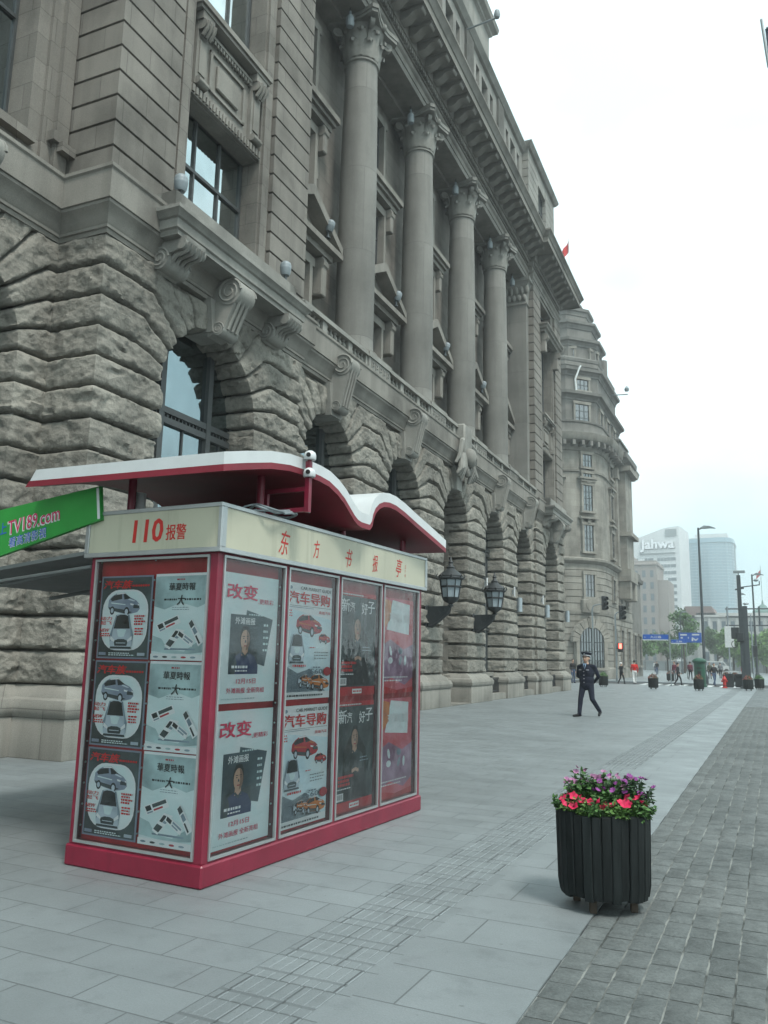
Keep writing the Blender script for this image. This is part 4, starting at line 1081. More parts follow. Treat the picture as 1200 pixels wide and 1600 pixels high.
    def man(s, x, y, w, h, shirt='blueshirt'):
        def P(l): return [(x+a*w, y+b*h) for a, b in l]
        s.poly(P([(0, 0), (.02, .18), (.16, .34), (.36, .42), (.64, .42), (.86, .34), (1, .16), (1, 0)]), shirt); s.up()
        s.poly(P([(.38, .36), (.62, .36), (.60, .52), (.40, .52)]), 'skin'); s.ell(x+.5*w, y+.70*h, .19*w, .24*h, 'black'); s.up()
        s.ell(x+.5*w, y+.655*h, .165*w, .205*h, 'skin'); s.up()
        s.poly([(x+(.5+.16*math.cos(t))*w, y+(.655+.2*math.sin(t))*h) for t in [R(a) for a in range(-80, 81, 16)]]+[(x+.56*w, y+.70*h), (x+.55*w, y+.58*h)], 'skinshade'); s.up()
        s.poly(P([(.335, .78), (.40, .86), (.60, .86), (.665, .78), (.66, .83), (.60, .93), (.40, .93), (.34, .83)]), 'black'); s.up()
        for q in (-.068, .068): s.ell(x+(.5+q)*w, y+.69*h, .026*w, .010*h, 'black', 8); s.poly(P([(.5+q-.045, .722), (.5+q+.045, .722), (.5+q+.04, .735), (.5+q-.04, .735)]), 'black')
        s.poly(P([(.36, .40), (.5, .30), (.64, .40), (.60, .43), (.5, .36), (.40, .43)]), 'cover'); s.poly(P([(0, 0), (.02, .18), (.16, .34), (.22, .20), (.16, 0)]), 'dark')
        s.poly(P([(.44, .555), (.56, .555), (.54, .535), (.46, .535)]), 'carred'); s.poly(P([(.485, .66), (.515, .66), (.53, .61), (.47, .61)]), 'cover')
    def make(s, sheet_mat, face, at, label, group):
        o = thing('poster', label, 'poster', (0, 0, 0), 0, group)
        o.matrix_world = KM @ Matrix.Translation(at) @ face
        sh = MB(); N = 6
        sh.add([(s.w*i/N, s.h*j/N, 0) for j in range(N+1) for i in range(N+1)], [(j*(N+1)+i, j*(N+1)+i+1, (j+1)*(N+1)+i+1, (j+1)*(N+1)+i) for j in range(N) for i in range(N)])
        sh.build('sheet', 'p_'+sheet_mat, o)
        if s.mb.v: s.mb.build('picture', s.mats, o)
        if s.tx.v: s.tx.build('lettering', s.tm, o)
        return o
def art_suv(w, h):
    a = Art(w, h)
    a.rect(.03, .02, .97, .98, 'dark'); a.up(); a.rrect(.06, .10, .94, .83, .30, 'white'); a.up(); a.rrect(.08, .12, .92, .81, .28, 'aqua'); a.up()
    a.suv(.16, .53, .62, .27, 'steel'); a.up(); a.front(.24, .11, .46, .43, 'silver'); a.up()
    a.text('汽车族', .06, .845, .10, 'redt', .03, .25, width=.56); a.lines(.62, .865, .96, 1, .02, 'redt', .022)
    a.text('动力', .05, .46, .045, 'redt', .012, width=.22); a.text('起飞', .05, .405, .045, 'redt', .012, width=.22); a.text('NEW', .04, .32, .04, 'redt', .02, .2, width=.19); a.lines(.06, .29, .26, 2, .025, 'redt', .014, 3)
    a.lines(.70, .50, .92, 4, .032, 'redt', .02, 4); a.lines(.72, .35, .92, 3, .032, 'redt', .018, 5)
    a.lines(.25, .060, .80, 2, .022, 'greylight', .012, 6); a.rect(.06, .04, .20, .075, 'steel'); a.rect(.80, .04, .94, .075, 'silver')
    return a
def art_news(w, h):
    a = Art(w, h)
    a.rect(.0, .07, 1, .97, 'greylight'); a.up(); a.poly([(0, .62), (.2, .58), (.5, .66), (.8, .60), (1, .66), (1, .97), (0, .97)], 'grey')
    a.poly([(0, .10), (.3, .075), (.7, .075), (1, .10), (1, .26), (.85, .22), (.6, .10), (.3, .12), (.18, .24), (0, .28)], 'grey'); a.up()
    a.rect(.24, .115, .80, .135, 'slate')
    a.lines(.40, .92, .62, 1, .02, 'carred', .018, 2)
    a.text('華夏時報', .27, .80, .088, 'black', .012, width=.48)
    a.lines(.18, .685, .44, 1, .02, 'black', .022, 8); a.lines(.56, .685, .92, 1, .02, 'black', .022, 9); a.text('大', .43, .63, .115, 'black', .02, .2, width=.14)
    a.lines(.34, .60, .72, 2, .024, 'slate', .007, 10)
    def paper(pts, rows, seed):
        a.poly(pts, 'white'); a.up(); r = random.Random(seed)
        A, B, C, D = [Vector((*p, 0)) for p in pts]
        for (u0, v0, u1, v1, mt) in rows:
            q = []
            for u, v in ((u0, v0), (u1, v0), (u1, v1), (u0, v1)):
                p_ = A.lerp(B, u).lerp(D.lerp(C, u), v); q.append((p_.x, p_.y))
            a.poly(q, mt)
        a.up()
    paper([(.13, .31), (.52, .43), (.46, .52), (.06, .40)], [(.05, .35, .28, .9, 'black'), (.35, .5, .95, .9, 'dark'), (.35, .15, .75, .35, 'carred'), (.05, .08, .3, .25, 'slate')], 1)
    paper([(.24, .16), (.34, .12), (.60, .34), (.44, .36)], [(.05, .1, .9, .4, 'dark'), (.1, .55, .5, .9, 'black'), (.55, .55, .95, .9, 'slate')], 2)
    paper([(.46, .28), (.74, .15), (.78, .22), (.50, .35)], [(.05, .2, .35, .8, 'black'), (.42, .55, .95, .85, 'slate'), (.42, .15, .8, .4, 'slate')], 3)
    paper([(.66, .42), (.86, .16), (.96, .22), (.72, .47)], [(.02, .1, .25, .9, 'dark'), (.3, .2, .55, .8, 'slate'), (.6, .2, .95, .45, 'black')], 4)
    a.rect(0, 0, 1, .068, 'white'); a.up()
    for k in range(5): a.ell(.1+k*.17, .034, .05, .012, ('slate', 'dark', 'grey', 'carred', 'slate')[k], 10)
    return a
def art_change(w, h):
    a = Art(w, h)
    a.rect(.0, .0, 1, 1, 'aqua'); a.up()
    a.text('改变', .12, .80, .115, 'magenta', .03, width=.50); a.text(',更精彩', .64, .775, .042, 'magenta', .005, width=.27)
    a.poly([(.40, .34), (.80, .28), (.92, .66), (.46, .72)], 'cover'); a.up(); a.lines(.76, .60, .86, 5, .05, 'greylight', .018, 3); a.lines(.5, .68, .76, 1, .03, 'greylight', .012, 4); a.up()
    a.rect(.20, .22, .68, .68, 'cover'); a.up(); a.poly([(.22, .24), (.66, .24), (.66, .42), (.22, .38)], 'dark'); a.up(); a.man(.22, .22, .46, .40); a.up()
    a.text('外滩画报', .27, .605, .055, 'white', .02, width=.33); a.lines(.24, .265, .60, 1, .02, 'white', .020, 6); a.lines(.30, .24, .52, 1, .02, 'white', .010, 7)
    a.text('12月15日', .33, .145, .04, 'magenta', .005, width=.32); a.text('外滩画报 全新亮相', .18, .075, .042, 'magenta', .006, width=.62)
    a.lines(.10, .03, .7, 1, .02, 'grey', .006, 8)
    return a
def art_guide(w, h):
    a = Art(w, h)
    a.rect(.0, .0, 1, 1, 'white'); a.up(); a.poly([(0, .06), (1, .06), (1, .70), (.0, .78)], 'ice'); a.poly([(0, .06), (.9, .06), (.55, .26), (.3, .22), (0, .30)], 'slate'); a.up()
    a.text('CAR MARKET GUIDE', .30, .945, .028, 'black', .012, width=.66); a.ell(.10, .955, .04, .016, 'slate', 10)
    a.text('汽车导购', .06, .82, .105, 'redt', .025, width=.88); a.rect(.04, .800, .98, .803, 'black'); a.rect(.04, .785, .60, .79, 'slate')
    a.text('高端汽车', .70, .745, .028, 'redt', .01, width=.26); a.lines(.03, .75, .20, 3, .022, 'redt', .012, 2)
    a.suv(.24, .56, .55, .18, 'carred'); a.up(); a.suv(.72, .49, .26, .085, 'carred'); a.up(); a.front(.10, .30, .32, .26, 'silver'); a.up()
    a.suv(.30, .10, .34, .11, 'silver'); a.up(); a.suv(.54, .08, .42, .135, 'orange'); a.up(); a.suv(.36, .13, .20, .08, 'orange'); a.up()
    a.ell(.90, .235, .085, .04, 'carred', 18); a.up(); a.text('S60', .56, .215, .042, 'slate', .02, width=.26); a.lines(.58, .265, .80, 1, .02, 'slate', .012, 5)
    a.lines(.60, .40, .94, 3, .026, 'dark', .006, 3); a.lines(.50, .44, .66, 1, .02, 'redt', .008, 6); a.lines(.16, .275, .46, 1, .02, 'redt', .018, 7)
    a.lines(.03, .025, .96, 1, .02, 'dark', .014, 9)
    return a
def art_dark(w, h, head):
    a = Art(w, h)
    a.rect(0, 0, 1, 1, 'dark'); a.up(); a.rect(0, 0, 1, .085, 'redbk'); a.rect(0, .955, 1, 1, 'redbk'); a.up()
    a.poly([(.22, .10), (.25, .55), (.40, .68), (.62, .68), (.80, .54), (.84, .10)], 'black'); a.up()
    a.man(.26, .36, .5, .44, 'dark'); a.up()
    for k in range(5): a.ell(.46+k*.035, .365-abs(k-2)*.006, .018, .020, 'skin', 8)
    a.up(); a.text('新', .10, .80, .125, 'white', .012, width=.19); a.text('汽', .30, .80, .10, 'white', .012, width=.12); a.text('好', .60, .79, .11, 'white', .012, width=.15); a.text('子', .76, .80, .125, 'white', .012, width=.19)
    a.lines(.06, .965, .94, 1, .02, 'white', .012, 2); a.lines(.12, .30, .52, 3, .035, 'redt', .024, 3); a.lines(.08, .20, .45, 1, .03, 'white', .01, 4); a.lines(.64, .46, .9, 2, .03, 'slate', .01, 6)
    a.rect(.06, .10, .25, .17, 'white'); a.up()
    for k in range(12): a.rect(.08+k*.013, .115, .08+k*.013+(.004 if k % 3 else .008), .16, 'black')
    a.rect(.40, .02, .64, .065, 'white'); a.up(); a.lines(.42, .035, .64, 1, .02, 'redt', .014, 8)
    return a
def art_fin(w, h):
    a = Art(w, h)
    a.rect(0, 0, 1, 1, 'swirl'); a.up(); a.poly([(0, .10), (.35, .16), (.75, .08), (1, .16), (1, .52), (.7, .46), (.3, .56), (0, .48)], 'purple'); a.up()
    a.poly([(.0, .62), (.3, .78), (.3, .96), (.0, 1)], 'orange'); a.poly([(.18, .66), (.86, .62), (.88, .95), (.34, .98)], 'aqua'); a.up()
    a.text('理财周', .24, .74, .10, 'white', .014, width=.62); a.up()
    for k in range(7): a.ell(.30+(k % 4)*.15, .34+(k//4)*.1, .07, .035, ('aqua', 'purple', 'slate', 'greylight')[k % 4], 9, .5*k)
    a.lines(.10, .16, .9, 2, .035, 'white', .012, 3); a.poly([(0, .0), (1, 0), (1, .06), (.5, .03), (0, .09)], 'redbk')
    return a
ROWN = ('top', 'middle', 'bottom')
PD = .045
for r_, z0 in enumerate((1.50, .86, .22)):
    art_suv(.53, .625).make('frame', FM, (-1.17, PD, z0-.005), 'dark motoring poster with two silver cars, %s row of the kiosk end' % ROWN[r_], 'car posters on the kiosk end')
    art_news(.515, .63).make('white', FM, (-.615, PD, z0-.005), 'pale grey newspaper poster with a pile of papers, %s row of the kiosk end' % ROWN[r_], 'newspaper posters on the kiosk end')
for r_, (z0, h) in enumerate(((1.195, .945), (.20, .945))):
    up = ('upper', 'lower')[r_]
    art_change(.735, h).make('aqua', SM, (-PD, .08, z0), '%s pale aqua poster with a dark magazine cover of a man' % up, 'posters on the long kiosk side')
    art_guide(.73, h).make('white', SM, (-PD, .915, z0), '%s white poster crowded with red, silver and orange cars' % up, 'posters on the long kiosk side')
    art_dark(.73, h, r_).make('dark', SM, (-PD, 1.745, z0), '%s nearly black poster with a seated figure and white characters' % up, 'posters on the long kiosk side')
    art_fin(.74, h).make('swirl', SM, (-PD, 2.58, z0), '%s red and purple poster with a pale square, at the far kiosk end' % up, 'posters on the long kiosk side')

# cameras on the bracket, a coil of cable on the kiosk top
def kpt(x, y, z): return KM @ Vector((x, y, z))
for nm, z in (('topmost white dome camera on the red bracket above the kiosk', 3.115), ('lower white dome camera halfway up the red kiosk bracket', 2.975)):
    c = thing('security_camera', nm, 'security camera', kpt(.255, .745, z), 0, 'cameras on the kiosk bracket')
    m = MB(); m.lathe((0, 0, -.035), [(.0, 0), (.045, 0), (.05, .01), (.05, .035), (.042, .06), (.02, .075), (0, .078)], 16); m.build('housing', 'paint_white', c, smooth=40)
    m = MB(); m.cyl((.01, -.04, 0), (.022, -.062, -.005), .02, .016, n=12); m.build('lens', 'rubber', c, smooth=40)
m = MB(); pts = []
for i in range(70):
    a = i/69*5.2*math.pi; rr = .17+.03*math.sin(i*.9)
    pts.append(kpt(-.02+rr*.8*math.cos(a), .62+rr*1.5*math.sin(a), 2.635+.02*math.sin(i*.7)+.012*i/69*3))
pts += [kpt(.16, .9, 2.70), kpt(.2, .85, 2.68), kpt(.24, .76, 2.67)]
m.tube(pts, .009, 6); tag(m.build('cable_coil', 'lamp_grey', smooth=60), 'loose loop of grey cable lying on the kiosk sign band', 'cable')

# ================================================================== FIXTURES ON THE BANK
def on_bank(o, d, s, z, rz=0): o.location = bank_pt(d, s, z); o.rotation_euler = (0, 0, TH+rz); return o
def lantern(s, label):
    L = on_bank(thing('wall_lantern', label, 'lantern', group='lanterns beside the entrance'), 0, s, .72); L.scale = (.82, .82, .82)
    m = MB()
    m.tube([(.0, 0, 2.25), (.25, 0, 2.2), (.6, 0, 2.45), (.95, 0, 2.75), (1.0, 0, 3.0)], [.06, .07, .06, .06, .05], 8)
    m.prism([V3(.0, -.05, 2.95), V3(.0, -.05, 2.2), V3(.35, -.05, 2.3), V3(.8, -.05, 2.62), V3(1.0, -.05, 2.9), V3(1.0, -.05, 2.98)], (0, .1, 0))
    m.bbox(-.02, .08, -.22, .22, 2.05, 3.05, .03)
    for k in range(3): m.cyl((.3+k*.22, -.06, 2.62+k*.1), (.3+k*.22, .06, 2.62+k*.1), .1-.015*k, n=10)
    m.build('bracket', 'iron', L, smooth=40)
    m = MB(); c0 = (1.0, 0, 0)
    m.lathe(c0, [(0, 2.92), (.08, 2.95), (.12, 3.0), (.07, 3.05), (.16, 3.10), (.28, 3.18), (.32, 3.26), (.33, 3.30), (0, 3.31)], 16)
    for k in range(8):
        a = 2*math.pi*k/8; m.cyl((1+.325*math.cos(a), .325*math.sin(a), 3.28), (1+.44*math.cos(a), .44*math.sin(a), 3.98), .022, n=6)
    m.lathe(c0, [(.44, 3.96), (.50, 3.98), (.52, 4.03), (.47, 4.07), (.47, 4.12), (.38, 4.22), (.22, 4.33), (.15, 4.40), (.17, 4.44), (.10, 4.50), (.07, 4.60), (.10, 4.64), (.05, 4.72), (.02, 4.86), (0, 4.88)], 16)
    m.lathe(c0, [(.40, 3.66), (.425, 3.68), (.425, 3.72), (.40, 3.74)], 8)
    for k in range(8):
        a = 2*math.pi*(k+.5)/8; m.tube([(1+.5*math.cos(a), .5*math.sin(a), 4.04), (1+.55*math.cos(a), .55*math.sin(a), 4.12), (1+.5*math.cos(a), .5*math.sin(a), 4.2)], [.03, .03, .01], 5)
    m.build('lamp_cage', 'iron', L, smooth=40)
    m = MB(); m.lathe(c0, [(.30, 3.29), (.41, 3.97)], 8); m.build('lamp_glass', 'lamp_glass', L)
lantern(24.0, 'nearer black iron lantern, on the pier on the kiosk side of the entrance')
lantern(28.85, 'farther black iron lantern, on the pier beyond the entrance')

def flood(d, s, z, label, tilt=0, arm=False, grp='grey floodlights on the facade ledges'):
    o = on_bank(thing('floodlight', label, 'floodlight', group=grp), d, s, z); o.scale = (.85, .85, .85)
    m = MB(); m.lathe((0, 0, 0), [(0, .13), (.10, .14), (.13, .20), (.145, .32), (.15, .34), (.14, .36), (.15, .40), (.13, .47), (.07, .52), (0, .53)], 16)
    h = m.build('lamp_head', 'lamp_grey', o, smooth=40)
    if tilt: h.rotation_euler = (0, tilt, 0)
    m = MB(); m.cyl((0, 0, -.08), (0, 0, .14), .05, n=10); m.cyl((0, 0, -.1), (0, 0, -.06), .09, n=10)
    m.build('lamp_foot', 'steel_dark', o, smooth=40); return o
flood(.46, 10.42, 9.52, 'grey floodlight at the near end of the balcony over the first arch')
flood(.46, 14.05, 9.58, 'grey floodlight at the far end of the balcony over the first arch')
for k, (s, z) in enumerate(((18.15, 13.0), (22.95, 13.0), (27.72, 13.0), (32.45, 13.0))):
    flood(-.78, s, z, 'grey floodlight on a window pediment, %s column from the kiosk end' % ('just before the first', 'just before the second', 'just before the third', 'just before the fourth')[k], .25)
for k, cc in enumerate(COLS+[37.9]):
    o = on_bank(thing('ceiling_lamp', 'small grey lamp under the portico ceiling, at the capital of the %s' % ('first column', 'second column', 'third column', 'fourth column', 'square pilaster')[k], 'lamp', group='lamps under the portico ceiling'), -.55 if k < 4 else -.6, cc-.95, 19.85)
    m = MB(); m.lathe((0, 0, 0), [(0, 0), (.10, .01), (.13, .1), (.12, .3), (.07, .38), (.04, .40), (.04, .52), (0, .52)], 12); m.build('lamp_head', 'lamp_grey', o, smooth=40)
    m = MB(); m.cyl((0, 0, .5), (0, 0, .66), .02, n=6); m.build('stem', 'iron', o)
for k, (s, z) in enumerate(((26.1, 26.2), (28.5, 26.3))):
    o = on_bank(thing('roof_lamp', '%s lamp on a long arm sticking out from the attic' % ('nearer', 'farther')[k], 'lamp', group='lamps on arms along the attic'), -.2, s, z+1.2)
    m = MB(); m.cyl((0, 0, 0), (1.25, 0, .12), .04, n=8); m.build('arm', 'steel_grey', o, smooth=40)
    m = MB(); m.lathe((1.3, 0, .1), [(0, 0), (.10, .02), (.14, .14), (.10, .34), (0, .38)], 12); m.build('lamp_head', 'lamp_grey', o, smooth=40)
for k, s in enumerate((34.75, 39.55, 44.35)):
    o = on_bank(thing('wall_uplight', 'pale grey cylinder light fixed to the pier %s' % ('one past the entrance piers', 'where the far pavilion begins', 'at the far corner of the bank')[k], 'wall light', group='cylinder lights on the far piers'), .22 if k == 0 else .34, s, 3.6)
    m = MB(); m.cyl((0, 0, 0), (0, 0, .58), .11, n=14); m.cyl((0, 0, .58), (0, 0, .61), .08, n=14); m.build('lamp_body', 'lamp_glass', o, smooth=40)
    m = MB(); m.box(-.14, 0, -.05, .05, .15, .42); m.build('wall_plate', 'steel_grey', o)
for k, s in enumerate((29.95, 33.95, 38.9)):
    o = on_bank(thing('tube_light', 'slim white tube light on the pier %s' % ('beside the farther lantern', 'halfway along the far arches', 'nearest the far balcony')[k], 'wall light', group='white tube lights on the far piers'), .2 if k < 2 else .28, s, 4.2)
    m = MB(); m.cyl((0, 0, 0), (0, 0, .42), .035, n=8); m.build('tube', 'paint_white', o, smooth=40); m = MB(); m.box(-.1, 0, -.02, .02, .1, .3); m.build('wall_clip', 'steel_grey', o)

# ================================================================== NEAR PLANTER WITH FLOWERS
def ink_wood():
    k = NT('dark_wood', .7, .18)
    c = k.ramp(k.noise(4, 6, .6, k.vec((6, 6, .8))), [(.3, (.005, .007, .007)), (.7, (.014, .0175, .0175))])
    c = k.mix(1, c, k.math('ADD', k.attr('tint'), 1.0), 'MULTIPLY')
    ch = k.ramp(k.noise(16, 4, .7, k.vec((1, 1, .35))), [(.735, 0.0), (.755, 1.0)])
    k.color(k.mix(ch, c, (.23, .22, .18))); k.bump(k.noise(30, 5, .6, k.vec((4, 4, .4))), .4, .006); MATS['dark_wood'] = k.m
ink_wood()
plain('raw_wood', (.055, .043, .033), .8, .2, 0, .3); plain('soil', (.035, .028, .02), .95, .1, 0, .3, 20)
def leafmat(name, c1, c2, tr=.25):
    k = NT(name, .55, .25); c = k.ramp(k.noise(7, 4, .6), [(.3, c1), (.7, c2)])
    k.color(k.mix(1, c, k.math('ADD', k.attr('tint'), 1.0), 'MULTIPLY')); MATS[name] = k.m
leafmat('leaf_mid', (.035, .085, .022), (.075, .155, .045)); leafmat('leaf_dark', (.022, .05, .02), (.045, .09, .035)); leafmat('leaf_light', (.06, .13, .03), (.11, .20, .055))
leafmat('petal_red', (.42, .012, .055), (.58, .03, .10)); leafmat('petal_purple', (.17, .035, .17), (.28, .07, .26)); leafmat('petal_mauve', (.26, .10, .20), (.36, .18, .29)); leafmat('petal_white', (.7, .65, .72), (.8, .78, .8)); leafmat('petal_dull', (.16, .03, .03), (.26, .07, .05))
PL = Vector((-1.075, 5.70, 0))
def tub(o, r, h, n, legs=True, near=True):
    rd = random.Random(int(r*1000)+n)
    m = MB()
    for k in range(n):
        a = 2*math.pi*k/n; w_ = 2*math.pi*r/n*.94; t = .022
        er = Vector((math.cos(a), math.sin(a), 0)); et = Vector((-math.sin(a), math.cos(a), 0))
        zb = .092+rd.uniform(-.012, .008); zt = .092+h+rd.uniform(-.008, .008); rr = r+rd.uniform(-.006, .004); tw = rd.uniform(-.004, .004)
        m.tint = rd.uniform(-.25, .25); vs = []
        for z, dr in ((zb, -.022), (zb+.07, -.010), (zt-.012, 0), (zt, -.004)):
            for q, e in ((-.5, 0), (-.42, t*.28), (.42, t*.28), (.5, 0), (.5, -t), (-.5, -t)):
                vs.append(er*(rr+dr+e)+et*(q*w_+tw)+Vector((0, 0, z)))
        fs = [(i*6+j, i*6+(j+1) % 6, (i+1)*6+(j+1) % 6, (i+1)*6+j) for i in range(3) for j in range(6)]+[(5, 4, 3, 2, 1, 0), tuple(range(18, 24))]
        m.add(vs, fs)
    m.tint = -.3; m.lathe((0, 0, 0), [(0, .14), (r-.07, .14), (r-.03, .24), (r-.025, .1+h-.06)], n)
    m.build('slatted_tub', 'dark_wood', o, smooth=30)
    m = MB(); m.lathe((0, 0, 0), [(r-.03, .092+h-.05), (r*.5, .092+h-.01), (0, .092+h)], 18); m.build('soil', 'soil', o, smooth=60)
    for k in range(4):
        a = math.pi/4*1.3+k*math.pi/2; m = MB(); x, y = (r-.10)*math.cos(a), (r-.10)*math.sin(a)
        m.bbox(x-.022, x+.022, y-.022, y+.022, 0, .17, .004); m.build('leg', 'raw_wood', o)
o = thing('flower_planter', 'large round dark slatted planter tub overflowing with pink and purple flowers, nearest the camera', 'planter', PL, .35)
tub(o, .292, .50, 30)
def plant(name, label, base, n_leaf, rad, hgt, leafm, n_fl, petal, flr, upright, seed, group, leafsize=.035, zmin=.3):
    """bushy plant: thin stems, leaf blades, blossoms as parts"""
    rd = random.Random(seed); o = thing(name, label, 'plant', base, 0, group)
    st, lf = MB(), MB(); tips = []
    for k in range(int(n_leaf/14)):
        a = rd.uniform(0, 6.283); q = math.sqrt(rd.random())*rad; h = hgt*rd.uniform(.55, 1.0)*(1-.35*(q/rad)**2)
        p0 = Vector((q*.35*math.cos(a), q*.35*math.sin(a), 0)); p1 = Vector((q*math.cos(a), q*math.sin(a), h)); pm = p0.lerp(p1, .55)+Vector((rd.uniform(-.02, .02), rd.uniform(-.02, .02), h*.12))
        st.tube([p0, pm, p1], [.004, .003, .002], 4, cap=False); tips.append(p1)
        for j in range(14):
            t = rd.uniform(.15, 1.0); p = p0.lerp(pm, t/.55) if t < .55 else pm.lerp(p1, (t-.55)/.45)
            d = Vector((rd.gauss(0, 1), rd.gauss(0, 1), rd.gauss(.25, .5))).normalized(); L = leafsize*rd.uniform(.6, 1.25); w_ = L*.32
            side = d.cross(Vector((rd.gauss(0, .4), rd.gauss(0, .4), 1))).normalized(); nn = side.cross(d)
            lf.tint = rd.uniform(-.35, .4)
            lf.add([p, p+d*L*.5+side*w_+nn*L*.06, p+d*L-nn*L*.12, p+d*L*.5-side*w_+nn*L*.06], [(0, 1, 2), (0, 2, 3)])
    st.build('stem', 'leaf_dark', o); lf.build('foliage', leafm, o)
    tips.sort(key=lambda p: -p.z-upright*p.y*0)
    for k in range(n_fl):
        p = tips[(k*2) % len(tips)]+Vector((rd.uniform(-.03, .03), rd.uniform(-.03, .03), rd.uniform(-.02, .03)))
        f = MB(); ax = Vector((rd.gauss(0, .5), rd.gauss(-.35, .5), .8)).normalized(); u = ax.orthogonal().normalized(); v = ax.cross(u)
        npet = 5 if petal == 'petal_red' else 9; R_ = flr*rd.uniform(.75, 1.2)
        for i in range(npet):
            a = 2*math.pi*i/npet; e = u*math.cos(a)+v*math.sin(a); e2 = u*math.cos(a+.5*6.283/npet)+v*math.sin(a+.5*6.283/npet); e3 = u*math.cos(a-.5*6.283/npet)+v*math.sin(a-.5*6.283/npet)
            f.tint = rd.uniform(-.2, .25); wav = rd.uniform(.1, .4)
            f.add([p-ax*R_*.35, p+e2*R_*.75+ax*R_*.1, p+e*R_+ax*R_*wav, p+e3*R_*.75+ax*R_*.1], [(0, 1, 2), (0, 2, 3)])
        f.build('blossom', petal, o)
    return o
zt_ = .567
for k, (dx, dy, pet, nf) in enumerate(((-.14, .07, 'petal_mauve', 16), (.02, .10, 'petal_mauve', 16), (.16, .06, 'petal_purple', 18), (.08, -.02, 'petal_purple', 7))):
    plant('daisy_plant', ('tall mauve flowering plant at the left back of the near planter', 'tall mauve flowering plant in the middle of the near planter', 'purple flowering plant at the right of the near planter', 'short purple flowering plant behind the red flowers')[k], PL+Vector((dx, dy, zt_-.02)), 900, .165, .30 if k < 3 else .23, 'leaf_mid' if k != 2 else 'leaf_dark', int(nf*1.5), pet, .021, 1, 20+k, 'tall plants in the near planter', .042)
for k, (dx, dy, nf) in enumerate(((-.20, -.07, 2), (-.11, -.17, 5), (.02, -.20, 2), (.13, -.16, 5), (.23, -.06, 4))):
    plant('petunia_plant', ('red petunia at the left rim of the near planter', 'red petunia with a cluster of blooms left of the middle of the near planter rim', 'low leafy petunia at the middle of the near planter rim', 'red petunia with large blooms right of the middle of the near planter rim', 'red petunia hanging over the right rim of the near planter')[k], PL+Vector((dx, dy, zt_-.01)), 520, .125, .13, 'leaf_light' if k % 2 else 'leaf_mid', int(nf*1.7), 'petal_red', .029, 0, 40+k, 'petunias round the rim of the near planter', .036)
plant('trailing_plant', 'low green plant filling the back of the near planter', PL+Vector((0, .22, zt_-.03)), 380, .20, .14, 'leaf_dark', 2, 'petal_white', .02, 0, 61, None)
# far planters: the same kind, smaller in view
FP = None
def far_planter(x, y, label, leafm, bloom, seed):
    global FP
    if FP is None:
        FP = thing('street_planter', label, 'planter', (x, y, 0), 0, 'dark planters along the pavement edge'); tub(FP, .29, .55, 20); o = FP
    else: o = copy_tree(FP, None, label); o.location = (x, y, 0); o.rotation_euler = (0, 0, seed)
    for ch in list(o.children):
        if ch.name.startswith('shrub') or ch.name.startswith('bloom'): pass
    rd = random.Random(seed); lf = MB()
    p_ = thing('shrub', ('reddish shrub in the ' if bloom else 'green shrub in the ')+label.replace('round dark ',''), 'plant', (x, y, .60), 0, 'shrubs in the far planters')
    for i in range(260):
        a = rd.uniform(0, 6.283); ph = rd.random(); q = .28*math.sqrt(rd.random()); z = .30*(1-(q/.30)**2)*rd.uniform(.5, 1.1)
        p = Vector((q*math.cos(a), q*math.sin(a), z)); d = Vector((rd.gauss(0, 1), rd.gauss(0, 1), rd.gauss(.4, .5))).normalized(); s_ = d.orthogonal().normalized(); L = rd.uniform(.05, .09)
        lf.tint = rd.uniform(-.4, .4); lf.add([p, p+d*L*.5+s_*L*.3, p+d*L, p+d*L*.5-s_*L*.3], [(0, 1, 2, 3)], 1 if (bloom and rd.random() < .5) else 0)
    lf.build('foliage', [leafm, 'petal_dull'], p_)
    st = MB()
    for i in range(8):
        a = i*.8; st.tube([(0, 0, -.02), (.1*math.cos(a), .1*math.sin(a), .12), (.17*math.cos(a), .17*math.sin(a), .2)], .008, 4)
    st.build('stem', 'leaf_dark', p_)
far_planter(-6.57, 51.5, 'round dark planter left of the street sign post', 'leaf_dark', True, 1)
far_planter(-4.05, 51.7, 'round dark planter in front of the green post box', 'leaf_dark', True, 2)
far_planter(-1.50, 55.0, 'round dark planter at the end of the setts, left of a pair', 'leaf_dark', True, 3)
far_planter(-.95, 58.6, 'round dark planter behind the pair at the setts, nearer the road', 'leaf_mid', False, 4)
far_planter(-9.75, 53.0, 'round dark planter half hidden behind the man in uniform', 'leaf_mid', False, 5)
far_planter(-8.1, 74.5, 'round dark planter across the side street, behind the sign post', 'leaf_dark', True, 6)
far_planter(-3.9, 78.5, 'round dark planter across the side street, beside the bin', 'leaf_dark', True, 7)
far_planter(-3.1, 76.5, 'round dark planter across the side street, near the tall camera post', 'leaf_dark', True, 8)

# ================================================================== STREET FURNITURE
def post(m, x, y, z0, z1, r0, r1=None, n=12): m.cyl((x, y, z0), (x, y, z1), r0, r1, n)
plain('sign_blue', (.02, .09, .36), .4, .4, 0, .1); plain('post_green', (.012, .07, .04), .45, .4, 0, .2); plain('hydrant_red', (.42, .025, .02), .45, .4, 0, .15)
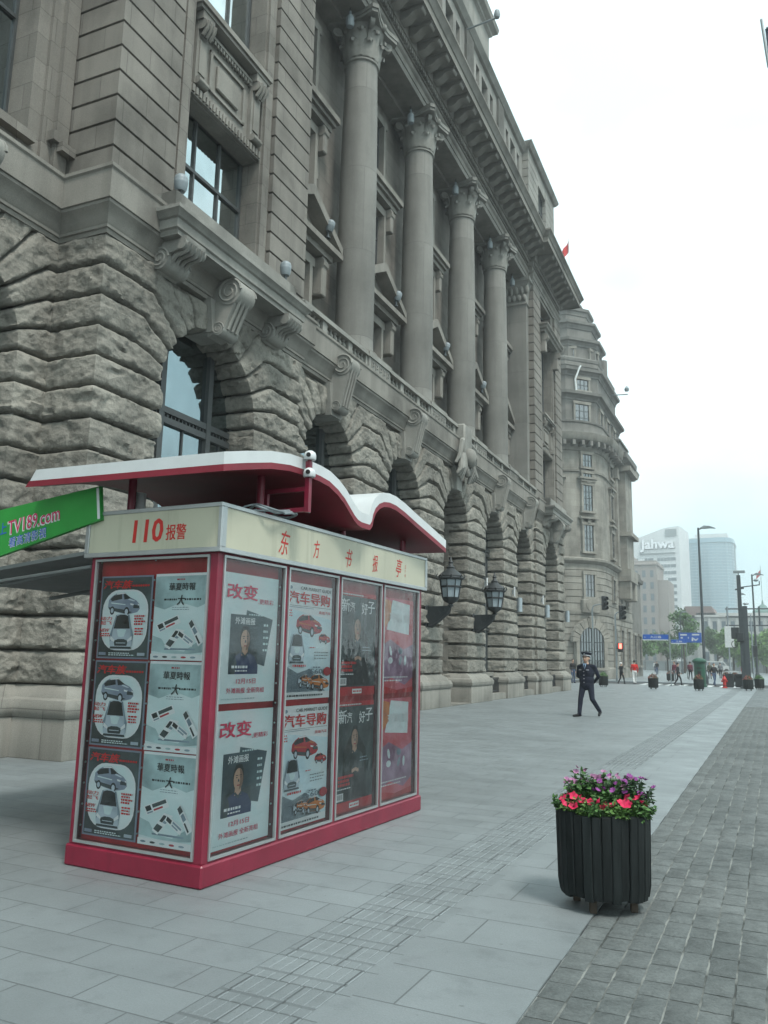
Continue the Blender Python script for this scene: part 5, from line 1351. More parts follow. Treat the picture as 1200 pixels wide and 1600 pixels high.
# street name sign post with two blades
o = thing('street_sign', 'thin grey post with two blue street name blades by the side street', 'street sign', (-6.42, 59.5, 0))
m = MB(); post(m, 0, 0, 0, 3.75, .04); post(m, 0, 0, 0, .06, .12); m.build('post', 'steel_grey', o, smooth=40)
def blade(o, x0, x1, z0, z1, seed, txt, y=-.05):
    m = MB(); m.bbox(x0, x1, y-.015, y+.015, z0, z1, .006); b_ = m.build('sign_blade', 'sign_blue', o)
    m = MB(); m.box(x0, x1, y-.018, y-.0155, z0, z0+.06); m.M = Matrix.Translation((0, y-.018, 0)) @ FM
    h = (z1-z0)*.42; put_text(m, txt, x0+(x1-x0)*.30, z0+(z1-z0)*.36, h, 0, .01, width=(x1-x0)*.42)
    put_text(m, '←', x0+(x1-x0)*.06, z0+(z1-z0)*.4, h*.6, 0, .02); m.build('lettering', 'paint_white', b_)
blade(o, -1.75, -.06, 3.06, 3.46, 1, '九江路'); blade(o, .10, 1.08, 2.84, 3.12, 2, '江路', .03)
o = thing('direction_sign', 'blue road direction sign with white arrows on a grey post', 'road sign', (-7.9, 90, 0))
m = MB(); post(m, -.2, .08, 0, 4.7, .05); m.build('post', 'steel_grey', o, smooth=40)
m = MB(); m.bbox(-.9, 1.3, -.02, .02, 3.65, 4.65, .01); b_ = m.build('sign_panel', 'sign_blue', o)
m = MB()
for x0, z0, x1, z1 in ((-.75, 4.35, -.1, 4.5), (.4, 4.38, 1.1, 4.52), (.0, 4.05, .08, 4.2), (-.7, 4.05, -.5, 4.2), (.35, 3.8, .5, 4.05)): m.box(x0, x1, -.024, -.021, z0, z1)
m.prism([V3(.35, -.024, 4.1), V3(.75, -.024, 3.8), V3(1.0, -.024, 4.05), V3(.92, -.024, 4.1), V3(.76, -.024, 3.95), V3(.42, -.024, 4.2)], (0, .003, 0)); m.build('lettering', 'paint_white', b_)
# traffic lights
plain('signal_black', (.012, .013, .014), .5, .4, 0, .2)
def emis(name, c, s):
    k = NT(name); k.b.inputs['Base Color'].default_value = (*c, 1); k.b.inputs['Emission Color'].default_value = (*c, 1); k.b.inputs['Emission Strength'].default_value = s; MATS[name] = k.m
emis('signal_red', (1, .10, .07), 3.0)
def signal(o, x, z, ry=0):
    m = MB(); m.bbox(-.19, .19, -.12, .12, 0, 1.1, .02)
    for k in range(3): m.lathe((0, 0, 0), [(0, 0)], 3) if False else m.cyl((0, -.12, .19+k*.36), (0, -.34, .17+k*.36), .15, .155, 14, cap=False)
    h = m.build('signal_head', 'signal_black', o, smooth=40); h.location = (x, 0, z); h.rotation_euler = (0, 0, ry)
    m = MB()
    for k in range(3): m.cyl((0, -.125, .19+k*.36), (0, -.13, .19+k*.36), .13, n=14)
    m.build('lens', 'rubber', h)
o = thing('traffic_light', 'black traffic light on a bent grey pole, left one in front of the corner building', 'traffic light', (-12.87, 66, 0), 0, 'traffic lights at the side street')
m = MB(); m.tube([(0, 0, 0), (0, 0, 5.6), (.1, 0, 5.9), (.5, 0, 6.0), (.85, 0, 6.0)], [.07, .065, .05, .045, .045], 10); post(m, 0, 0, 0, .3, .11); m.build('pole', 'steel_grey', o, smooth=40); signal(o, .95, 5.55, .9)
o = thing('traffic_light', 'black traffic light with a lit red pedestrian signal below it, right one', 'traffic light', (-11.1, 66, 0), 0, 'traffic lights at the side street')
m = MB(); m.tube([(0, 0, 0), (0, 0, 5.2), (.15, 0, 5.35), (.4, 0, 5.4)], [.07, .065, .05, .045], 10); post(m, 0, 0, 0, .3, .11); m.build('pole', 'steel_grey', o, smooth=40); signal(o, .5, 4.8, .9)
m = MB(); m.bbox(.16, .56, -.2, .05, 2.3, 3.0, .02); m.box(0, .2, -.05, .0, 2.55, 2.62); m.bbox(.14, .58, -.32, -.2, 2.64, 2.98, .01) if False else None
pb = m.build('pedestrian_signal', 'signal_black', o)
m = MB(); m.sphere((.36, -.21, 2.87), (.06, .02, .06), 10, 6); m.sphere((.36, -.21, 2.70), (.08, .02, .12), 10, 6); m.bbox(.25, .47, -.206, -.2, 2.56, 2.95, .002); m.build('lit_figure', 'signal_red', pb)
# green post box, bin, hydrant
o = thing('post_box', 'dark green round pillar box with a domed cap on the far pavement edge', 'post box', (-4.62, 60.2, 0))
m = MB(); m.lathe((0, 0, 0), [(0, 0), (.44, .0), (.44, .12), (.37, .15), (.36, 1.55), (.40, 1.58), (.40, 1.66), (.30, 1.66)], 24); m.build('pillar', 'post_green', o, smooth=40)
m = MB(); m.lathe((0, 0, 0), [(.40, 1.60), (.47, 1.66), (.47, 1.74), (.36, 1.84), (.16, 1.92), (0, 1.94)], 24); m.build('cap', 'post_green', o, smooth=40)
m = MB(); m.bbox(-.16, .16, -.40, -.35, 1.22, 1.30, .01); m.bbox(-.12, .12, -.385, -.35, .7, 1.05, .01); m.build('slot_plate', 'signal_black', o)
o = thing('litter_bin', 'dark twin litter bin with a white curved lid beside the tall camera post', 'bin', (-2.45, 59.6, 0))
m = MB()
for sx in (-.3, .3): m.bbox(sx-.26, sx+.26, -.25, .25, .06, .92, .03)
m.box(-.56, -.50, -.2, .2, 0, 1.0); m.box(.50, .56, -.2, .2, 0, 1.0); m.build('bin_body', 'iron', o)
m = MB(); m.prism([V3(-.72, -.32, .98), V3(-.5, -.32, 1.08), V3(0, -.32, 1.12), V3(.5, -.32, 1.08), V3(.72, -.32, .98), V3(.5, -.32, 1.03), V3(-.5, -.32, 1.03)], (0, .64, 0)); m.build('lid', 'paint_white', o)
for sx in (-.3, .3): m = MB(); m.bbox(sx-.2, sx+.2, -.27, -.24, .66, .82, .01); m.build('opening', 'rubber', o)
o = thing('fire_hydrant', 'small red fire hydrant left of the litter bin', 'hydrant', (-3.05, 59.2, 0))
m = MB(); m.lathe((0, 0, 0), [(0, 0), (.17, 0), (.17, .05), (.11, .07), (.10, .5), (.15, .52), (.15, .58), (.12, .62), (.08, .72), (.03, .76), (.03, .82), (0, .82)], 16); m.build('barrel', 'hydrant_red', o, smooth=40)
for sg in (-1, 1): m = MB(); m.cyl((sg*.09, 0, .44), (sg*.2, 0, .44), .06, n=10); m.build('outlet', 'hydrant_red', o, smooth=40)
m = MB(); m.lathe((0, 0, 0), [(.105, .10), (.115, .11), (.115, .16), (.105, .17)], 14); m.build('foot_band', 'iron', o)
# tall camera post
o = thing('camera_post', 'tall dark double post with control boxes and security cameras at the top', 'camera post', (-1.86, 59.2, 0))
m = MB(); m.box(-.12, .12, -.12, .12, 0, 7.4); m.bbox(-.22, .22, -.22, .22, 0, .12, .02); m.build('mast', 'steel_dark', o)
m = MB(); m.box(.13, .43, -.16, .16, 0, 5.35); m.box(.1, .14, -.1, .1, 1.0, 5.2); m.build('service_post', 'steel_dark', o)
m = MB(); m.bbox(-.62, -.13, -.25, .12, 3.2, 3.95, .02); m.bbox(-.28, .14, -.3, -.12, 3.0, 3.6, .02); m.build('control_box', 'iron', o)
m = MB(); m.cyl((.1, 0, 6.6), (1.25, 0, 6.75), .035, n=8); m.cyl((1.25, 0, 6.72), (1.25, 0, 7.0), .03, n=8); m.cyl((-.25, 0, 6.45), (.3, 0, 6.55), .05, n=8); m.build('arm', 'steel_dark', o, smooth=40)
m = MB(); m.bbox(-.3, .42, -.1, .1, 7.55, 7.72, .02); m.cyl((0, 0, 7.4), (0, 0, 7.56), .04, n=8); m.M = None; m.build('camera_housing', 'steel_grey', o)
m = MB(); m.sphere((1.05, 0, 7.05), (.16, .12, .09), 10, 6); m.build('camera_housing', 'steel_grey', o, smooth=40)
m = MB(); m.sphere((.36, -.05, 5.5), (.2, .1, .07), 10, 6); m.cyl((.3, 0, 5.35), (.3, 0, 5.5), .02, n=6); m.build('camera_housing', 'steel_grey', o, smooth=40)
m = MB(); pts = [(-.45+.18*math.cos(a), -.12, 2.85+.22*math.sin(a)) for a in [i*.5 for i in range(26)]]; m.tube(pts, .02, 5); m.build('cable', 'rubber', o)
# lamp posts
def lamp_post(x, y, H, label, arm=.9, name='lamp_post', grp='lamp posts along the street', r=.13):
    o = thing(name, label, 'lamp post', (x, y, 0), 0, grp)
    m = MB(); m.cyl((0, 0, 0), (0, 0, H), r, r*.6, 12); m.lathe((0, 0, 0), [(0, 0), (r*1.9, 0), (r*1.9, .5), (r*1.3, .7), (r, .8)], 12); m.build('pole', 'steel_dark', o, smooth=40)
    m = MB(); m.cyl((0, 0, H-.15), (arm*.4, 0, H+.0), .05, n=8); m.build('arm', 'steel_dark', o, smooth=40)
    m = MB(); m.prism([V3(arm*.15, -.22, H-.05), V3(arm*.5, -.22, H+.14), V3(arm, -.22, H+.08), V3(arm*1.45, -.22, H-.10), V3(arm, -.22, H-.06), V3(arm*.5, -.22, H-.08)], (0, .44, 0)); m.build('lamp_head', 'steel_grey', o)
    return o
lamp_post(-5.0, 70, 12.4, 'tallest dark lamp post, standing behind the green pillar box')
lamp_post(-1.66, 95, 11.0, 'dark lamp post to the right of the tall camera post', .8)
lamp_post(-3.2, 100, 9.3, 'thin dark lamp post just left of the tall camera post', .5, r=.09)
lamp_post(-12.2, 128, 9.0, 'slim lamp post among the trees, left of the tallest lamp post', .8, r=.1)
lamp_post(-20.5, 130, 7.4, 'slim lamp post left of the trees, near the far corner building', .8, r=.1)
for x, H, lb, bx in ((-4.04, 7.3, 'light grey steel pole carrying a pale board, left of the camera post', True), (-1.90, 6.5, 'light grey steel pole right of the camera post', False)):
    o = thing('steel_pole', lb, 'pole', (x, 90, 0), 0, 'light grey poles across the side street'); m = MB(); post(m, 0, 0, 0, H, .085, .06); m.build('pole', 'lamp_grey', o, smooth=40)
    m = MB()
    if bx: m.bbox(-.35, .5, -.15, -.11, 3.2, 5.3, .01); m.build('notice_board', 'paint_offwhite', o)
    else: m.bbox(.05, .45, -.2, .1, 2.3, 3.4, .02); m.build('signal_box', 'signal_black', o)
o = thing('overhead_gantry', 'overhead gantry of thin horizontal pipes reaching in from the right', 'gantry', (-4.6, 98, 0))
m = MB()
for z in (7.55, 6.7, 5.75): m.cyl((0, 0, z), (16, 0, z), .075, n=8)
m.cyl((4.2, 0, 6.6), (8, -.6, 7.6), .06, n=8)
for x in (0.2, 3.4, 8): m.cyl((x, 0, 5.7), (x, 0, 7.8), .09, n=8)
m.build('pipe_frame', 'steel_dark', o); m = MB(); m.cyl((9, 0, -.13), (9, 0, 8), .16, n=12); m.build('mast', 'steel_dark', o)
# banner bracket at the top right corner of the view, on a post that stands on the setts outside the frame
o = thing('banner_post', 'dark hanging banner on a street post, only its edge showing at the top right', 'banner post', (2.84, 18, 0))
m = MB(); m.cyl((0, 0, 0), (0, 0, 17), .14, .09, 12); m.build('pole', 'steel_dark', o, smooth=40)
m = MB(); m.cyl((-2.22, 0, 15.52), (0, 0, 15.52), .03, n=8); m.cyl((-2.20, 0, 14.78), (0, 0, 14.78), .03, n=8); m.cyl((-2.30, 0, 15.78), (-2.22, 0, 14.55), .028, n=8); m.build('bracket', 'steel_grey', o, smooth=40)
plain('banner_cloth', (.05, .055, .075), .8, .2, 0, .3)
m = MB(); N = 12; vs = []
for i in range(N+1):
    x = -2.24+1.9*i/N; yy = .05*math.sin(i*1.1)
    vs += [(x, yy, 15.52), (x+.03, yy*1.6, 14.80)]
m.add(vs, [(2*i, 2*i+1, 2*i+3, 2*i+2) for i in range(N)]); m.build('banner', 'banner_cloth', o, smooth=60)

# ================================================================== PEOPLE
plain('skin', (.45, .29, .21), .6, .3, 0, .08, 30); plain('hair_black', (.012, .011, .011), .6, .3); plain('hair_white', (.55, .55, .53), .7, .2)
for n_, c_ in (('cloth_navy', (.016, .019, .032)), ('cloth_black', (.014, .014, .016)), ('cloth_red', (.48, .02, .018)), ('cloth_white', (.62, .62, .60)), ('cloth_grey', (.13, .14, .15)), ('cloth_jean', (.05, .075, .13)), ('cloth_maroon', (.14, .02, .04)), ('cloth_shirt', (.22, .33, .45)), ('leather', (.010, .010, .011)), ('cloth_olive', (.06, .07, .045)), ('badge', (.5, .5, .52)), ('brass', (.35, .27, .10))):
    plain(n_, c_, .85 if 'cloth' in n_ else .4, .2, 0, .3, 9, .35 if 'cloth' in n_ else 0, 14)
def capsule_mesh(mb, p0, p1, r0, r1, n=12):
    p0, p1 = Vector(p0), Vector(p1); d = p1-p0; L = max(d.length, 1e-4); d.normalize()
    pts = [p0-d*r0*q for q in (.98, .8, .45)]+[p0, p0.lerp(p1, .5), p1]+[p1+d*r1*q for q in (.45, .8, .98)]
    rs = [r0*.2, r0*.6, r0*.893, r0, (r0+r1)/2, r1, r1*.893, r1*.6, r1*.2]
    mb.tube(pts, rs, n)
def make_person(label, loc, rz, H, top, bottom, pose='walk', hair='hair_black', shoe='leather', voxel=.022, coat=False, uniform=False, skirt=None):
    """one continuous body remeshed from limbs; each face takes the cloth of the limb nearest to it. Front is -y"""
    k = H/1.75; mats = [top, bottom, 'skin', shoe]; prim = []
    def C(a, b, r0, r1, mi): prim.append(('c', Vector(a)*k, Vector(b)*k, r0*k, r1*k, mi))
    def E(c, r, mi): prim.append(('e', Vector(c)*k, Vector(r)*k, 0, 0, mi))
    f = {'walk': 1, 'stand': 0, 'walkback': 1}.get(pose, 1)
    # legs: hip, knee, ankle; right leg (x<0) forward
    if uniform: legs = [((-.095, 0, .90), (-.11, -.12, .50), (-.12, -.18, .09), (-.20, -.31, .035)), ((.095, 0, .90), (.165, -.06, .50), (.22, .20, .17), (.25, .11, .06))]
    elif f: legs = [((-.09, 0, .90), (-.09, -.17, .50), (-.09, -.22, .09), (-.10, -.38, .04)), ((.09, 0, .90), (.09, .03, .49), (.09, .27, .15), (.10, .17, .04))]
    else: legs = [((-.09, 0, .90), (-.10, -.02, .49), (-.10, .0, .09), (-.13, -.15, .04)), ((.09, 0, .90), (.10, -.02, .49), (.11, .02, .09), (.14, -.13, .04))]
    for hp, kn, an, toe in legs:
        C(hp, kn, .088, .062, 1); C(kn, an, .062, .050, 1); C((an[0], an[1]+.03, an[2]-.035), toe, .042, .034, 3)
    E((0, 0, .93), (.165, .118, .15), 1); E((0, .0, 1.08), (.158, .112, .18), 0); E((0, .005, 1.27), (.185, .12, .20), 0); C((-.15, .01, 1.40), (.15, .01, 1.40), .062, .062, 0)
    if uniform: E((0, 0, 1.22), (.205, .135, .24), 0); E((0, 0, 1.02), (.19, .14, .2), 0)
    if coat: E((0, .0, .90), (.182, .135, .17), 0); E((0, 0, .98), (.175, .128, .2), 0)
    if uniform: arms = [((-.20, .01, 1.39), (-.275, .08, 1.12), (-.10, .18, .98)), ((.20, .01, 1.39), (.275, .08, 1.12), (.10, .19, .96))]
    elif f: arms = [((-.19, .01, 1.39), (-.235, .10, 1.12), (-.22, .02, .90)), ((.19, .01, 1.39), (.235, -.06, 1.12), (.20, -.22, .95))]
    else: arms = [((-.19, .01, 1.39), (-.24, .03, 1.11), (-.19, -.12, .92)), ((.19, .01, 1.39), (.24, .03, 1.11), (.20, -.06, .86))]
    for sh, el, wr in arms:
        C(sh, el, .058, .047, 0); C(el, wr, .047, .036, 0)
        d = (Vector(wr)-Vector(el)).normalized(); w_ = Vector(wr); C(w_+d*.02, w_+d*.085, .030, .030, 2)
        sd = d.orthogonal().normalized()
        for j in range(4): C(w_+d*.09+sd*(-.027+j*.018), w_+d*(.15+.012*(1-abs(j-1.5)))+sd*(-.027+j*.018)+Vector((0, -.015, 0)), .010, .008, 2)
        C(w_+d*.03+sd*.03, w_+d*.085+sd*.05, .011, .009, 2)
    C((0, .012, 1.42), (0, -.005, 1.53), .056, .052, 2)
    E((0, -.015, 1.635), (.076, .096, .112), 2); E((0, -.03, 1.575), (.056, .072, .06), 2); C((0, -.105, 1.635), (0, -.118, 1.605), .014, .018, 2)
    for sg in (-1, 1): E((sg*.078, .0, 1.62), (.013, .024, .034), 2)
    mb = MB()
    for p in prim:
        if p[0] == 'c': capsule_mesh(mb, p[1], p[2], p[3], p[4])
        else: mb.sphere(p[1], tuple(p[2]), 16, 10)
    tmp = mb.build('tmp', 'skin'); md = tmp.modifiers.new('r', 'REMESH'); md.mode = 'VOXEL'; md.voxel_size = voxel*k; md.use_smooth_shade = True
    sm = tmp.modifiers.new('s', 'SMOOTH'); sm.factor = .5; sm.iterations = 2
    dg = bpy.context.evaluated_depsgraph_get(); me = bpy.data.meshes.new_from_object(tmp.evaluated_get(dg)); bpy.data.objects.remove(tmp)
    n = len(me.polygons); ctr = np.empty(n*3); me.polygons.foreach_get('center', ctr); ctr = ctr.reshape(-1, 3); best = np.full(n, 1e9); mi = np.zeros(n, int)
    for p in prim:
        if p[0] == 'c':
            a = np.array(p[1]); d = np.array(p[2])-a; t = np.clip((ctr-a)@d/max(d@d, 1e-9), 0, 1); q = np.linalg.norm(ctr-a-t[:, None]*d, axis=1)-(p[3]+(p[4]-p[3])*t)
        else:
            r = np.array(p[2]); u = (ctr-np.array(p[1]))/r; l = np.linalg.norm(u, axis=1); q = (l-1)*r.min()
        s_ = q < best; best[s_] = q[s_]; mi[s_] = p[5]
    me.materials.clear()
    for mt in mats: me.materials.append(MATS[mt])
    me.polygons.foreach_set('material_index', mi); me.shade_smooth()
    root = thing('person', label, 'person', loc, rz)
    me.name = 'body'; b_ = bpy.data.objects.new('body', me); COL.objects.link(b_); b_.parent = root
    zmin = min(v.co.z for v in me.vertices); b_.location.z = -zmin
    def sub(m, name, mat, sm_=50): o = m.build(name, mat, root, smooth=sm_); o.location.z = -zmin; return o
    m = MB(); m.sphere(Vector((0, .012, 1.668))*k, tuple(Vector((.088, .102, .098))*k), 16, 10)
    m.v = [(x, y if z > 1.66*k else max(y, -.02*k), max(z, (1.585 if y > .02*k else 1.64)*k)) for x, y, z in m.v]
    if uniform: m.v = [(x, y, min(z, 1.70*k)) for x, y, z in m.v]
    sub(m, 'hair', hair)
    m = MB()
    for sg in (-1, 1): m.sphere(Vector((sg*.03, -.100, 1.645))*k, tuple(Vector((.013, .010, .006))*k), 8, 6); m.box(sg*.03*k-.018*k, sg*.03*k+.018*k, -.108*k, -.098*k, 1.66*k, 1.667*k)
    sub(m, 'eyes', 'hair_black')
    m = MB(); m.box(-.022*k, .022*k, -.103*k, -.092*k, 1.568*k, 1.576*k); sub(m, 'mouth', 'p_carred')
    return root, k, sub
pol, k, sub = make_person('man in a dark navy uniform and peaked cap walking with his hands behind his back', (-4.87, 23.94, 0), -.28, 1.76, 'cloth_navy', 'cloth_navy', voxel=.011, coat=True, uniform=True)
pol.scale = (1.16, 1.16, 1.0)
m = MB(); zc = 1.705
m.lathe((0, .0, zc), [(.088, -.035), (.094, -.03), (.095, .015), (.102, .03), (.128, .062), (.132, .075), (.115, .088), (.0, .098)], 28)
m.v = [(x, y*1.10+.01, z+(-.02*y if z > zc+.03 else 0)-y*.18) for x, y, z in m.v]; cap = sub(m, 'peaked_cap', 'cloth_navy')
m = MB(); pts = []
for i in range(13): a = math.pi+math.pi*i/12; pts.append((.094*math.cos(a), .01+.150*math.sin(a)*(1 if True else 1)))
m.prism([V3(x, y, zc-.025+.25*(y+.1)) for x, y in pts], (0, 0, .008)); m.parent = None; vz = m.build('visor', 'leather', cap, smooth=40)
m = MB(); m.lathe((0, 0, zc), [(.0965, -.012), (.0985, -.008), (.0985, .010), (.0965, .014)], 28); m.v = [(x, y*1.10+.01, z-y*.18) for x, y, z in m.v]; m.build('cap_band', 'badge', cap, smooth=40)
m = MB(); m.sphere((0, -.11, zc+.055), (.016, .008, .02), 8, 6); m.build('cap_badge', 'badge', cap)
m = MB()
m.add([V3(-.045, -.085, 1.475), V3(.045, -.085, 1.475), V3(.012, -.146, 1.30), V3(-.012, -.146, 1.30), V3(-.05, -.06, 1.49), V3(.05, -.06, 1.49)], [(0, 3, 2, 1), (0, 1, 5, 4)]); sub(m, 'shirt', 'cloth_shirt')
m = MB(); m.prism([V3(-.014, -.100, 1.455), V3(.014, -.100, 1.455), V3(.016, -.150, 1.30), V3(-.016, -.150, 1.30)], (0, -.006, .001)); sub(m, 'tie', 'cloth_navy')
for z in (1.26, 1.16, 1.06, .96): m = MB(); m.sphere((0, -.142, z), (.011, .008, .011), 8, 6); sub(m, 'button', 'badge')
m = MB(); m.bbox(.06, .13, -.150, -.126, 1.30, 1.315, .002); m.bbox(-.13, -.07, -.150, -.126, 1.30, 1.312, .002); sub(m, 'chest_badge', 'badge')
for sg in (-1, 1): m = MB(); m.sphere((sg*.248, .02, 1.30), (.012, .03, .035), 8, 6); sub(m, 'sleeve_patch', 'badge')
for sg in (-1, 1): m = MB(); m.prism([V3(sg*.10, -.03, 1.462), V3(sg*.19, -.02, 1.448), V3(sg*.19, .04, 1.448), V3(sg*.10, .05, 1.462)], (0, 0, .012)); sub(m, 'epaulette', 'leather')
for sg in (-1, 1):
    m = MB(); m.prism([V3(sg*.05, -.075, 1.485), V3(sg*.085, -.07, 1.45), V3(sg*.06, -.120, 1.37), V3(sg*.012, -.142, 1.30)], (0, -.008, 0)); sub(m, 'lapel', 'cloth_navy')
make_person('person in a bright red top and white trousers walking by the side street', (-9.09, 61.4, 0), math.pi+.3, 1.70, 'cloth_red', 'cloth_white')
make_person('person in black with white hair standing beside the red pedestrian signal', (-10.6, 65.0, -.13), 2.4, 1.66, 'cloth_black', 'cloth_black', 'walk', 'hair_white', coat=True)
make_person('person in dark clothes standing by the last pier of the bank, half hidden', (-13.0, 59.2, 0), .8, 1.68, 'cloth_black', 'cloth_jean', 'stand')
make_person('person in a dark jacket and jeans walking alone on the far pavement', (-13.37, 108.8, 0), .2, 1.74, 'cloth_black', 'cloth_jean', 'walk')
make_person('person striding in black, directly right of the street sign post', (-6.75, 67.4, -.13), 1.9, 1.72, 'cloth_black', 'cloth_black', 'walk', coat=True)
make_person('person in a maroon top behind the striding person in black', (-8.0, 77, 0), -.6, 1.70, 'cloth_maroon', 'cloth_grey', 'stand')
make_person('person in a dark red jacket walking away beyond the blue sign', (-7.3, 84, 0), 3.0, 1.72, 'cloth_maroon', 'cloth_black', 'walk')
make_person('person in black close to the right of the green pillar box', (-4.3, 69.5, -.13), .6, 1.74, 'cloth_black', 'cloth_jean', 'walk')
make_person('person in grey walking far beyond the green pillar box', (-5.3, 96, 0), 3.3, 1.72, 'cloth_grey', 'cloth_black', 'walk')
make_person('person in olive standing left of the green pillar box', (-6.1, 92, 0), .3, 1.70, 'cloth_olive', 'cloth_black', 'stand')
make_person('person in dark red just left of the tall camera post', (-2.6, 84, 0), -.4, 1.72, 'cloth_red', 'cloth_black', 'stand')
make_person('person in white far off between the planters across the street', (-17.5, 140, 0), .4, 1.72, 'cloth_white', 'cloth_jean', 'walk')

# ================================================================== FAR CORNER BUILDING
FCB = thing('corner_building', 'tall brownish stone building with rounded corner and stepped octagonal top, across the side street', 'building', (0, 0, 0))
CC = Vector((-18.2, 77.0)); RC = 4.6
arc_pts = [(CC.x+RC*math.sin(R(a)), CC.y-RC*math.cos(R(a))) for a in range(0, 91, 9)]
PB = [(-46, CC.y-RC), ]+arc_pts+[(CC.x+RC, 91), (-46, 91)]
def grooves(z0, z1, n, out=.06):
    p = []; h = (z1-z0)/n
    for i in range(n): p += [(out, z0+i*h+.03), (out, z0+(i+1)*h-.05), (0, z0+(i+1)*h-.04), (0, z0+(i+1)*h)]
    return p
m = MB()
m.sweep(PB, [(.22, 0), (.22, .9), (.16, 1.0), (.06, 1.02)]+grooves(1.02, 5.6, 8)+[(.1, 5.62), (.16, 5.8), (.16, 6.0), (.06, 6.02)]+grooves(6.02, 10.2, 7)+[(.1, 10.2), (.22, 10.32), (.42, 10.42), (.45, 10.62), (.3, 10.7), (.05, 10.75), (0, 10.8), (0, 18.6), (.12, 18.65), (.14, 18.85), (.02, 18.9), (0, 20.6), (.12, 20.65), (.2, 20.9), (.3, 21.05), (.34, 21.2), (.95, 21.45), (1.05, 21.6), (1.15, 21.95), (1.18, 22.1), (-2, 22.3)], cap=False)
m.build('wall', 'stone_corner', FCB, smooth=25)
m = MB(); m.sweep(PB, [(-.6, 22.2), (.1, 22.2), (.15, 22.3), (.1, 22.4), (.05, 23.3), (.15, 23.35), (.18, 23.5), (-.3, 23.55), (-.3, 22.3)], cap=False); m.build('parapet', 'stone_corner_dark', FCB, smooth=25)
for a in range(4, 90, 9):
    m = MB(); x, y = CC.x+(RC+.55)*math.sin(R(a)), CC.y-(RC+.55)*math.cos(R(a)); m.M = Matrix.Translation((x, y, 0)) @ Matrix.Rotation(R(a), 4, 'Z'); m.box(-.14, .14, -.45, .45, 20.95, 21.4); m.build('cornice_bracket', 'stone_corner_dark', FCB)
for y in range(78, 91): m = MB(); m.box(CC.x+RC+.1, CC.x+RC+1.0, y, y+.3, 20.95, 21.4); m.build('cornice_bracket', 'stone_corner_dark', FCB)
def fwin(a, z0, z1, w, name='window', frame=True, hood=True):
    """window set in the rounded corner at angle a (0 = side street, 90 = main front)"""
    M_ = Matrix.Translation((CC.x+RC*math.sin(R(a)), CC.y-RC*math.cos(R(a)), 0)) @ Matrix.Rotation(R(a), 4, 'Z'); return fwinM(M_, z0, z1, w, hood)
def fwinM(M_, z0, z1, w, hood=True):
    f = MB(); f.M = M_
    for a_, b_ in ((-w/2-.2, -w/2), (w/2, w/2+.2)): f.box(a_, b_, -.20, .1, z0, z1)
    f.box(-w/2-.25, w/2+.25, -.24, .1, z1, z1+.28)
    f.box(-w/2-.3, w/2+.3, -.32, .1, z0-.2, z0)
    if hood:
        f.box(-w/2-.5, w/2+.5, -.42, .1, z1+.55, z1+.72); f.box(-.16, .16, -.3, .1, z1+.2, z1+.55)
        for q in (-1, 1): f.box(q*(w/2+.22)-.1, q*(w/2+.22)+.1, -.26, .1, z1+.28, z1+.55)
    fo = f.build('window', 'stone_corner', FCB)
    g_ = MB(); g_.M = M_; g_.add([(-w/2, -.09, z0), (w/2, -.09, z0), (w/2, -.09, z1), (-w/2, -.09, z1)], [(0, 1, 2, 3)]); g_.build('pane', 'window_glass', fo)
    b_ = MB(); b_.M = M_
    for q in (-.17*w, .17*w): b_.box(q-.025, q+.025, -.13, -.09, z0, z1)
    n = max(2, int((z1-z0)/.55))
    for i in range(1, n): b_.box(-w/2, w/2, -.13, -.09, z0+(z1-z0)*i/n-.02, z0+(z1-z0)*i/n+.02)
    b_.build('glazing_bar', 'window_frame', fo)
for z0, z1, hood in ((7.2, 9.2, False), (11.3, 13.7, True), (15.0, 17.4, True), (19.1, 20.3, False)): fwin(50, z0, z1, 1.05, hood=hood)
fwin(50, 17.9, 18.5, 1.0, hood=False)
for a in (12,):
    for z0, z1, hood in ((7.2, 9.2, False), (11.3, 13.7, True), (15.0, 17.4, True), (19.1, 20.3, False)): fwin(a, z0, z1, 1.0, hood=hood)
# ground floor arch in the rounded corner
M_ = Matrix.Translation((CC.x+RC*math.sin(R(50)), CC.y-RC*math.cos(R(50)), 0)) @ Matrix.Rotation(R(50), 4, 'Z')
f = MB(); f.M = M_; N = 14; W = 1.35
for i in range(N):
    a0, a1 = math.pi*i/N, math.pi*(i+1)/N; r0, r1 = W, W+.75
    f.prism([V3(r0*math.cos(a0+.012), -.26-.04*(i % 2), 3.2+r0*math.sin(a0+.012)), V3(r1*math.cos(a0+.012), -.26-.04*(i % 2), 3.2+r1*math.sin(a0+.012)), V3(r1*math.cos(a1-.012), -.26-.04*(i % 2), 3.2+r1*math.sin(a1-.012)), V3(r0*math.cos(a1-.012), -.26-.04*(i % 2), 3.2+r0*math.sin(a1-.012))], (0, .4, 0))
for sg in (-1, 1): f.box(*sorted((sg*W, sg*(W+.35))), -.26, .1, 1.0, 3.2)
f.box(-W-.5, W+.5, -.3, .1, .75, 1.0); f.bbox(-.25, .25, -.42, .1, 4.4, 5.5, .05)
f.bbox(-.95, .95, -.36, .1, 5.75, 7.0, .08); f.cyl((0, -.40, 6.5), (0, -.2, 6.5), .62, n=20); 
fo = f.build('arched_window', 'stone_corner', FCB, smooth=30)
g_ = MB(); g_.M = M_; pts = [(W*math.cos(math.pi*i/N), -.2, 3.2+W*math.sin(math.pi*i/N)) for i in range(N+1)]+[(-W, -.2, 1.0), (W, -.2, 1.0)]; g_.add(pts, [tuple(range(len(pts)))]); g_.build('pane', 'window_glass', fo)
b_ = MB(); b_.M = M_
